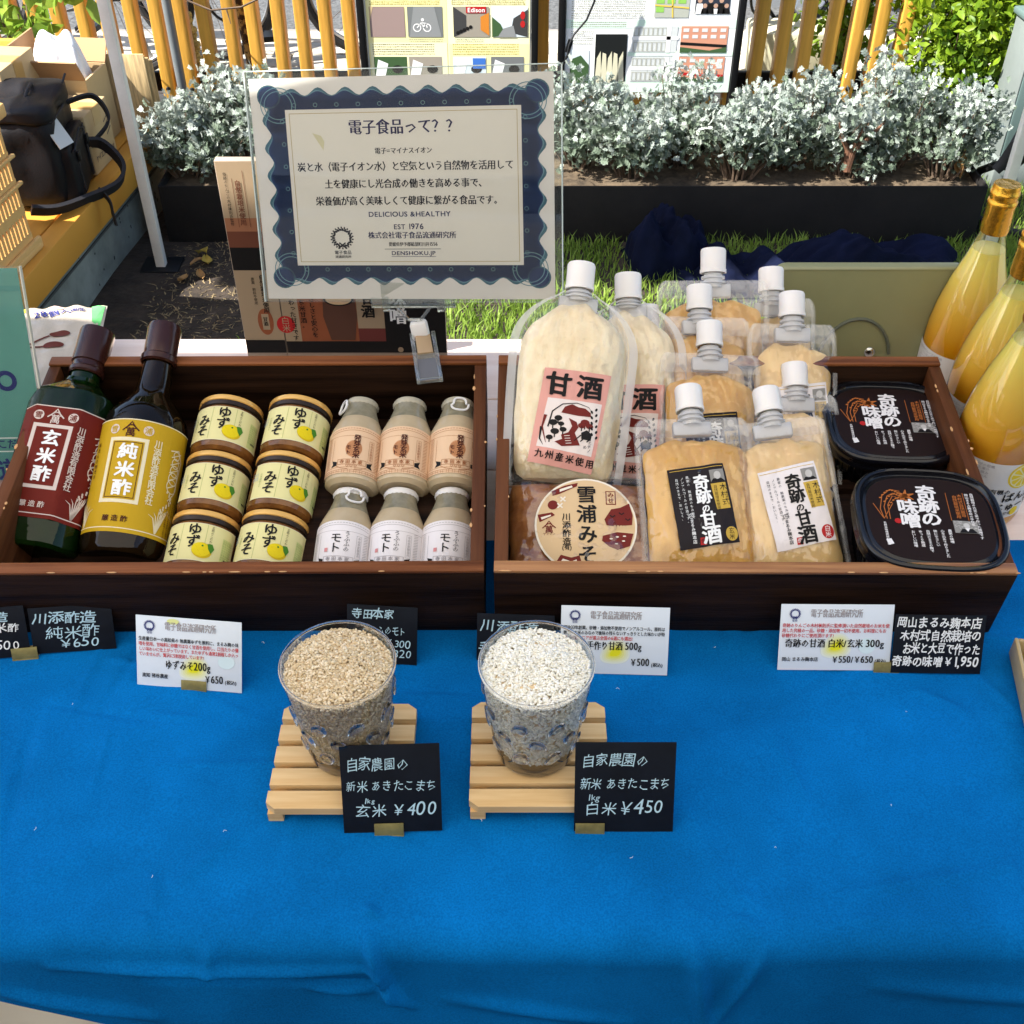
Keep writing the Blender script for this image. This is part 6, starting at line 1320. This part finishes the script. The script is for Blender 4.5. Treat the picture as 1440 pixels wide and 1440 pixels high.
# ------------------------------------------------------------------ the big sign in its clear clip stand
BLc, BRc = ony(378, 420, 1.150), ony(786, 421, 1.108)
e = (BRc - BLc); SW = e.length; e.normalize(); n_ = Vector((-e.y, e.x, 0)).normalized(); upv = n_ * math.cos(R(70)) + Vector((0, 0, 1)) * math.sin(R(70)); upv = (upv - e * upv.dot(e)).normalized()
mid = (BLc + BRc) / 2; t = (720 - 100) / FPX; SH = (t * (mid - CAM).dot(FW) - (mid - CAM).dot(UP)) / (upv.dot(UP) - t * upv.dot(FW))
sg = thing('display_sign', 'white sign framed by a wavy blue border in a clear holder above the left tray', 'sign', M=sheetframe(BLc, e, upv))
paper = mat('sign_paper', (.72, .66, .62), .5); MB().box(0, SW - .004, 0, SH - .004, -.0006, 0).build('paper', paper, sg)
acr = clear_film('acrylic', (.985, 1, .995), white=.008, rough=.02, base=.0); MB().box(-.003, SW + .004, -.003, SH + .003, .002, .0032, bev=.0003).build('front_sheet', acr, sg); MB().box(-.003, SW + .004, -.003, SH + .003, -.0032, -.002, bev=.0003).build('back_sheet', acr, sg)
edge = mat('acrylic_edge', (.5, .58, .55), .15, trans=.0, coat=.5)
eb = MB(); eb.box(SW + .004, SW + .0052, -.003, SH + .003, -.003, .003); eb.box(-.003, SW + .004, SH + .003, SH + .004, -.003, .003); eb.box(-.0042, -.003, -.003, SH + .003, -.003, .003); eb.build('sheet_edge', edge, sg)
def a_sign(A):
    W_, H_ = 410, 318; dbl = ink('border_blue', (.012, .032, .105)); dbl2 = ink('border_teal', (.045, .12, .16)); dln = ink('border_line', (.12, .24, .30)); gld = ink('border_gold', (.45, .33, .15))
    def wavy(x0, y0, x1, y1, amp, ph=0, nn=16):
        P = []
        def edge(ax, ay, bx, by, nxx, nyy, cnt):
            for i in range(cnt * 8):
                t = i / (cnt * 8); w_ = amp * math.cos(2 * math.pi * (t * cnt) + ph) * min(1, 8 * t, 8 * (1 - t)); P.append((ax + (bx - ax) * t + nxx * w_, ay + (by - ay) * t + nyy * w_))
        edge(x0, y0, x1, y0, 0, -1, 10); edge(x1, y0, x1, y1, 1, 0, 7); edge(x1, y1, x0, y1, 0, 1, 10); edge(x0, y1, x0, y0, -1, 0, 7)
        return P
    A.poly(wavy(20, 24, 390, 292, 5.5), dbl2, 0); A.poly(wavy(22, 26, 388, 290, 4, .4), dln, 1); A.poly(wavy(23, 27, 387, 289, 3.6, .4), dbl, 2); A.poly(wavy(26, 30, 384, 286, 3.2), dbl, 2)
    for cx, cy in ((26, 30), (384, 30), (26, 286), (384, 286)):
        A.disc(cx, cy, 16, dbl2, 2, n=20).disc(cx, cy, 14, dbl, 3, n=20)
        for r_ in (24, 19): A.line([(cx + r_ * math.cos(t) + (12 if cx < 200 else -12), cy + r_ * math.sin(t) + (12 if cy < 150 else -12)) for t in [2 * math.pi * i / 30 for i in range(31)]], 1.2, dln, 4)
    for i in range(11):
        for y in (44, 272): A.ring(60 + i * 29, y + (-2 if y < 100 else 2), 2.6, .8, dln, 4, 10)
    for i in range(7):
        for x in (42, 368): A.ring(x, 64 + i * 31, 2.6, .8, dln, 4, 10)
    pp = ink('sign_field', (.72, .66, .59)); A.rect(47, 48, 363, 268, pp, 5); A.frame(52, 53, 358, 263, .9, gld, 6)
    bt_ = dict(layer=7); nv = ink('sign_navy', (.02, .018, .075)); tc = ink('sign_text', (.02, .02, .03))
    A.text('電子食品って？？', 132, 62, 22, nv, 'mincho', fit=150, **bt_); A.text('電子=マイナスイオン', 166, 101, 9.5, tc, 'mincho', fit=78, **bt_)
    A.text('炭と水（電子イオン水）と空気という自然物を活用して', 58, 120, 14, tc, 'mincho', fit=294, **bt_); A.text('土を健康にし光合成の働きを高める事で、', 94, 144, 14, tc, 'mincho', fit=222, **bt_); A.text('栄養価が高く美味しくて健康に繋がる食品です。', 80, 168, 14, tc, 'mincho', fit=256, **bt_)
    A.text('DELICIOUS &HEALTHY', 152, 189, 10, nv, 'bold', fit=114, **bt_); A.text('EST 1976', 186, 207, 10, nv, 'bold', fit=42, **bt_); A.text('株式会社電子食品流通研究所', 150, 219, 10.5, nv, 'mincho', fit=122, **bt_); A.text('愛媛県伊予郡砥部町川井1556', 178, 234, 6.6, tc, 'mincho', fit=68, **bt_); A.rect(172, 244, 250, 244.7, tc, 7)
    A.text('DENSHOKU.JP', 181, 246, 8, nv, 'bold', fit=62, **bt_); A.rect(181, 255, 243, 255.6, nv, 7)
    wreath(A, 113, 228, 15, tc, 7); A.text('電子食品', 113, 246, 6, tc, 'bold', layer=7, al='c'); A.text('流通研究所', 113, 253, 4.6, tc, 'bold', layer=7, al='c')
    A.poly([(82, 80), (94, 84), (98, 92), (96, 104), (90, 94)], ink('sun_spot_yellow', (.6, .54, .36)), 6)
A = Art(5); a_sign(A); A.build('print', sg, lambda u, v, l: np.c_[u / 410 * SW, SH - v / 318 * SH, .0001 + .00012 * (l + 1)])
clrp = clear_film('clear_clip_plastic', (.95, .98, .96), white=.10, rough=.06, base=.16); clrd = mat('grey_clear_plastic', (.20, .20, .22), .15, coat=.8, trans=.4)
cs = thing('sign_clip', 'clear plastic ball joint clip holding the sign on the tray back edge', 'clip', M=sheetframe(ony(582, 428, 1.138), Vector((1, 0, 0)), Vector((.0, .12, 1))))
MB().box(-.048, .048, -.002, .010, -.006, .007, bev=.001).build('holder_bar', clrp, cs); MB().box(-.036, .036, .010, .028, -.004, .0055, bev=.001).build('grip_plate', clrp, cs)
m = MB()
for s_ in (-1, 1): m.box(s_ * .031 - .004, s_ * .031 + .004, -.006, .012, -.008, .009, bev=.001); m.tube([(s_ * .019, -.002, .002), (s_ * .007, -.018, .002)], .002, 6)
m.tube([(-.007, -.018, .002), (.007, -.018, .002)], .002, 6); m.build('bracket', clrp, cs)
m = MB(); m.box(-.010, .010, -.043, -.020, -.006, .008, M=Matrix.Rotation(R(10), 4, 'Z'), bev=.004); m.build('ball_joint', wpl, cs)
J = onplane(594, 470, ony(582, 428, 1.138), Vector((0, 1, -.12)).normalized())
clm = MB()
ja = J; jb = ony(604, 532, 1.060)
Mx = sheetframe(jb, Vector((1, .0, 0)), ja - jb); Lc = (ja - jb).length
for s_ in (-1, 1): clm.box(s_ * .0125 - .0022, s_ * .0125 + .0022, -.004, Lc, -.002, .004, M=cs.matrix_world.inverted() @ Mx, bev=.0008)
clm.box(-.0103, .0103, Lc * .42, Lc * .50, -.002, .003, M=cs.matrix_world.inverted() @ Mx); clm.box(-.0145, .0145, -.006, -.002, -.002, .004, M=cs.matrix_world.inverted() @ Mx, bev=.0006)
clm.build('clamp_arm', clrp, cs); m = MB(); m.box(-.0103, .0103, -.002, Lc * .42, -.001, .0015, M=cs.matrix_world.inverted() @ Mx); m.build('clamp_pad', clrd, cs)
m = MB(); m.box(-.009, .009, Lc * .52, Lc * .95, -.006, .004, M=cs.matrix_world.inverted() @ Mx, bev=.002); m.build('clamp_spring_block', mat('amber_plastic', (.5, .35, .2), .25, trans=.3), cs)

# folded leaflet display behind the sign
ld = thing('leaflet_display', 'brown and beige folded advertising panel behind the big sign', 'display panel', (0, 0, 0))
tanp = ink('leaflet_tan', (.34, .25, .16)); brp = ink('leaflet_brown', (.14, .05, .03)); brp2 = ink('leaflet_orange', (.26, .08, .035)); potm = ink('pot_brown', (.10, .045, .03)); potr = ink('pot_rim', (.62, .42, .24))
PY = 1.27
def PX(x): return (ony(x, 440, PY)).x
zt, zb_ = ony(345, 226, PY).z, ony(345, 492, PY).z
def px2(u, v, l): 
    x = np.array([ony(a, 440, PY).x for a in u]); kz = (zt - zb_) / 266.0; return np.c_[x, np.full(len(u), PY) - LIFT * (l + 2), zt - (v - 226) * kz]
x0, x1 = PX(338), PX(626); xf = PX(396)
MB().box(x0, xf - .0005, PY, PY + .012, .0, zt, bev=.0008).build('side_fold', mat('leaflet_board', (.32, .25, .19), .5), ld); MB().box(xf, x1, PY + .0005, PY + .0115, .0, zt - .10, bev=.0008).build('front_panel', MATS['leaflet_board'], ld)
A = Art(8); A.rect(339, 227, 395, 300, tanp, 0); A.rect(339, 300, 395, 322, ink('leaflet_midbrown', (.30, .13, .07)), 0); A.rect(339, 318, 395, 340, brp, 1); A.rect(339, 340, 395, 372, BLK, 1); A.rect(339, 372, 395, 480, tanp, 0); A.rect(339, 476, 395, 496, BLK, 1)
A.text('自然栽培米使用', 364, 250, 8.5, brp, 'brush', vert=True, layer=3); A.text('奇跡のりんごの木村秋則氏監修', 349, 240, 5, BLK, 'pen', vert=True, layer=3); A.rect(357, 248, 357.6, 312, brp, 2); A.rect(372, 238, 372.6, 312, brp, 2)
A.text('自然栽培米使用', 376, 378, 8.5, BLK, 'penb', vert=True, layer=3, adv=.95); A.text('農薬 肥料不使用', 363, 382, 5, BLK, 'pen', vert=True, layer=3); A.disc(372, 448, 11, brp2, 1, ry=20); A.rect(367, 436, 377, 460, tanp, 2); A.text('甘酒', 372, 440, 7, BLK, 'bold', vert=True, layer=3)
A.rect(397, 340, 502, 478, brp2, 0); A.rect(397, 340, 420, 478, tanp, 1); A.disc(400, 452, 13, RED, 2, n=24); A.text('白米', 400, 440, 12, tanp, 'pen', vert=True, layer=3, adv=.95)
for k, t_ in enumerate(('やさしさと安心を', 'うるち米甘酒。', 'こだわった甘さです。')): A.text(t_, 440 - k * 14, 400 - (0 if k == 0 else 4), 9, BLK, 'penb', vert=True, layer=3)
A.poly([(456, 412), (500, 412), (502, 440), (496, 476), (462, 476), (454, 440)], potm, 2); A.disc(478, 414, 21, BLK, 3, ry=10); A.disc(478, 414, 18, potr, 4, ry=8)
A.rect(502, 340, 540, 458, tanp, 1); A.rect(502, 458, 540, 478, ink('leaflet_maroon', (.14, .035, .03)), 1); A.text('甘酒', 518, 402, 20, BLK, 'brushb', vert=True, layer=3)
A.rect(540, 340, 626, 496, BLK, 1); A.text('味噌', 560, 400, 26, WHT, 'mincho', vert=True, layer=3); A.rect(397, 478, 540, 496, BLK, 1); A.disc(560, 491, 4, tanp, 3)
A.build('print', ld, px2)

# beige rounded board leaning behind the right tray
bm_ = mat('beige_plastic_board', (.24, .24, .12), .35, coat=.2, var=.05); Bp = ony(1200, 500, 1.240); Tp = slope(1200, 369, Bp, 84); Tp.x = Bp.x; 
o = thing('rounded_board', 'beige green board with rounded corners leaning behind the right tray', 'board', M=sheetframe(Bp, Vector((1, 0, 0)), Tp - Bp)); hh = (Tp - Bp).length; wl = (1335 - 1064) / 2 / FPX * (Bp - CAM).dot(FW) * .96
def rr_(w_, h_, r_, inset=0):
    P = []
    for cx, cy, a0 in ((w_ - r_, h_ - r_, 0), (-w_ + r_, h_ - r_, 90), (-w_ + r_, r_, 180), (w_ - r_, r_, 270)):
        for i in range(9): a = R(a0 + i * 11.25); P.append((cx + (r_ - inset) * math.cos(a), cy + (r_ - inset) * math.sin(a)))
    return P
m = MB(); rings = [(0, 0.0), (0, .012), (.0012, .0138), (.0035, .0145), (.0040, .0135)]; V = []; k = 36
for ins, z in rings: V += [(x, y, z) for x, y in rr_(wl, hh, .016, ins)]
F = [(j * k + i, j * k + (i + 1) % k, (j + 1) * k + (i + 1) % k, (j + 1) * k + i) for j in range(len(rings) - 1) for i in range(k)] + [tuple(range((len(rings) - 1) * k, len(rings) * k)), tuple(range(k - 1, -1, -1))]
m.add(V, F); m.build('panel', bm_, o, 50); m = MB(); m.tube([(.045 * math.cos(t) - .005, .0 + .058 * math.sin(t), .0150) for t in [R(10 + 12 * i) for i in range(15)]], .0022, 6); m.build('shadow_arc', mat('shadow_grey_green', (.10, .11, .075), .6), o)  # curved shadow on the panel face, built as a thin dark tube
m = MB(); m.ball((.015, .012, .0150), (.007, .007, .003)); m.build('stud', mat('stud_chrome', (.5, .5, .45), .2, 1), o)

# left edge: teal leaflet in a clear stand, snack bag
teal = ink('teal_leaflet', (.20, .42, .36)); teal2 = ink('teal_deep', (.10, .30, .27))
Bt = onz(52, 640, .004) ; P0 = ony(-150, 660, .985); P1 = ony(57, 622, .985)
P0 = Vector((-.80, .97, .004)); P1 = Vector((ony(56, 640, .985).x, .985, .004)); ex = (P1 - P0); wT = ex.length; upt = (Vector((0, math.cos(R(72)), math.sin(R(72)))))
Mt = sheetframe(P0, ex, upt); st_ = thing('leaflet_stand', 'teal leaflet in a clear acrylic stand cut off by the left edge', 'leaflet', M=Mt); f = lambda P: (P - CAM).dot(UP) / (P - CAM).dot(FW); t = (720 - 368) / FPX
hT = (t * (P1 - CAM).dot(FW) - (P1 - CAM).dot(UP)) / (upt.dot(UP) - t * upt.dot(FW))
MB().box(0, wT - .003, .002, hT - .002, -.0006, 0).build('leaflet', mat('teal_paper', (.12, .33, .28), .45, var=.06, vscale=8), st_); MB().box(-.002, wT, 0, hT, .0014, .0026, bev=.0003).build('front_sheet', acr, st_); MB().box(-.002, wT, 0, hT, -.003, -.0018, bev=.0003).build('back_sheet', acr, st_); MB().box(wT, wT + .0014, 0, hT, -.003, .0026).build('sheet_edge', mat('acrylic_edge_cream', (.62, .6, .5), .2), st_)
MB().box(-.002, wT, -.0015, 0, -.003, .05, bev=.0004).build('foot', acr, st_)
A = Art(2); A.text('のこだわり', wT * 1000 - 66, (hT * .66) * 1000, 12, navt, 'bold', layer=3, fit=54); A.frame(wT * 1000 - 74, hT * 655, wT * 1000 - 6, hT * 655 + 17, 1.4, WHT, 2); A.text('道楽', wT * 1000 - 60, hT * 740, 26, navt, 'brush', layer=3, adv=.9); A.ring(wT * 1000 - 34, hT * 430, 9, 5, navt, 2); A.rect(0, hT * 830, wT * 1000 - 4, hT * 1000 - 4, ink('leaflet_pinkish', (.45, .3, .26)), 1); A.disc(wT * 1000 - 40, hT * 905, 20, ink('leaflet_yellowish', (.5, .42, .2)), 2, ry=10)
A.rect(0, 20, wT * 1000 - 4, 26, teal2, 1); A.build('print', st_, flat(0, hT, .001))
# snack bag
Bs = Vector((-.632, 1.10, .012)); snk = mat('cream_bag_film', (.50, .43, .34), .35, coat=.3, bump=.3, bscale=30)
o = thing('snack_bag', 'cream snack bag printed with fruit and green edges at the left rear', 'bag', M=sheetframe(Bs, Vector((1, .12, 0)), Vector((-.10, math.cos(R(9)), math.sin(R(9))))))
WS, HS, TS = .105, .262, .018
def sb(sg):
    def f(u, v):
        a, b_ = 2 * u - 1, 2 * v - 1; e = max(0, 1 - abs(a) ** 3) ** .5 * max(0, 1 - abs(b_) ** 4) ** .5; q = Vector((a * 2.2, b_ * 3, 3)); return (a * WS, v * HS, sg * TS * e * (1 + .2 * noise.noise(q)) + .004 * noise.noise(q * 2.5) * e ** .3 + .002 * math.sin(a * 22) * max(0, abs(b_) - .8) * 5)
    return f
m = MB(); m.grid(40, 50, sb(1)); m.grid(40, 50, lambda u, v: sb(-1)(1 - u, v)); m.build('film', snk, o, 60)
A = Art(12); rp = ink('bag_red', (.55, .05, .06)); yp = ink('bag_yellow', (.72, .5, .04)); gp = ink('bag_green', (.12, .42, .14)); mp_ = ink('bag_mint', (.35, .62, .45)); bp_ = ink('bag_brown', (.12, .03, .02)); pk_ = ink('bag_pink', (.75, .5, .42))
A.poly([(0, 262), (60, 250), (130, 258), (210, 246), (210, 320), (0, 320)], mp_, 1); A.poly([(10, 290), (70, 276), (150, 284), (200, 270), (206, 318), (0, 318)], gp, 2); A.poly([(190, 2), (208, 2), (208, 60), (198, 54)], gp, 1); A.poly([(2, 2), (80, 2), (76, 8), (2, 12)], mp_, 1)
A.rect(34, 24, 66, 44, rp, 2); A.rect(40, 29, 60, 38, pk_, 3)
for x, y, r_, m_ in ((104, 24, 8, yp), (52, 84, 14, yp), (94, 58, 12, yp), (76, 92, 14, rp), (60, 120, 9, pk_), (150, 16, 8, pk_), (112, 84, 10, pk_), (70, 180, 8, yp)): A.disc(x, y, r_, m_, 2, ry=r_ * .75, n=14, rot=.6)
A.poly([(62, 100), (76, 92), (92, 106), (80, 122), (60, 118)], rp, 3)
A.text('28個入', 120, 34, 17, navt, 'brush', layer=4, rot=-.28, fit=48); A.text('国産', 166, 24, 10, navt, 'bold', layer=4, rot=-.28)
for x, y in ((162, 88), (158, 118)): A.disc(x, y, 13, bp_, 3, ry=8, rot=-.2)
A.line([(100, 112), (130, 116), (150, 94)], 3, bp_, 3); A.line([(96, 120), (120, 126), (148, 120)], 3, bp_, 3)
sfn = sb(1)
A.build('print', o, lambda u, v, l: np.array([[a - .105, HS - b_, sfn((a) / .21, (HS - b_) / HS)[2] + .0006 + LIFT * ll] for a, b_, ll in zip(u * .001, v * .001 * HS / .32, l)]), 12)

# right front corner: lacquer tray edge
o = thing('lacquer_tray', 'yellow brown lacquered tray poking in at the right edge below the juice', 'tray', M=Matrix.Translation((.468, .60, .006)) @ Matrix.Rotation(R(-10), 4, 'Z'))
lq = mat('olive_lacquer', (.22, .15, .03), .2, coat=1, var=.2, vscale=10); MB().box(0, .25, -.02, .17, .0, .006, bev=.002).build('base', lq, o)
m = MB(); m.box(-.004, 0, -.024, .174, .0, .022, bev=.001).box(0, .25, .17, .174, 0, .022, bev=.001); m.build('rim', mat('tray_rim', (.45, .33, .16), .35), o)
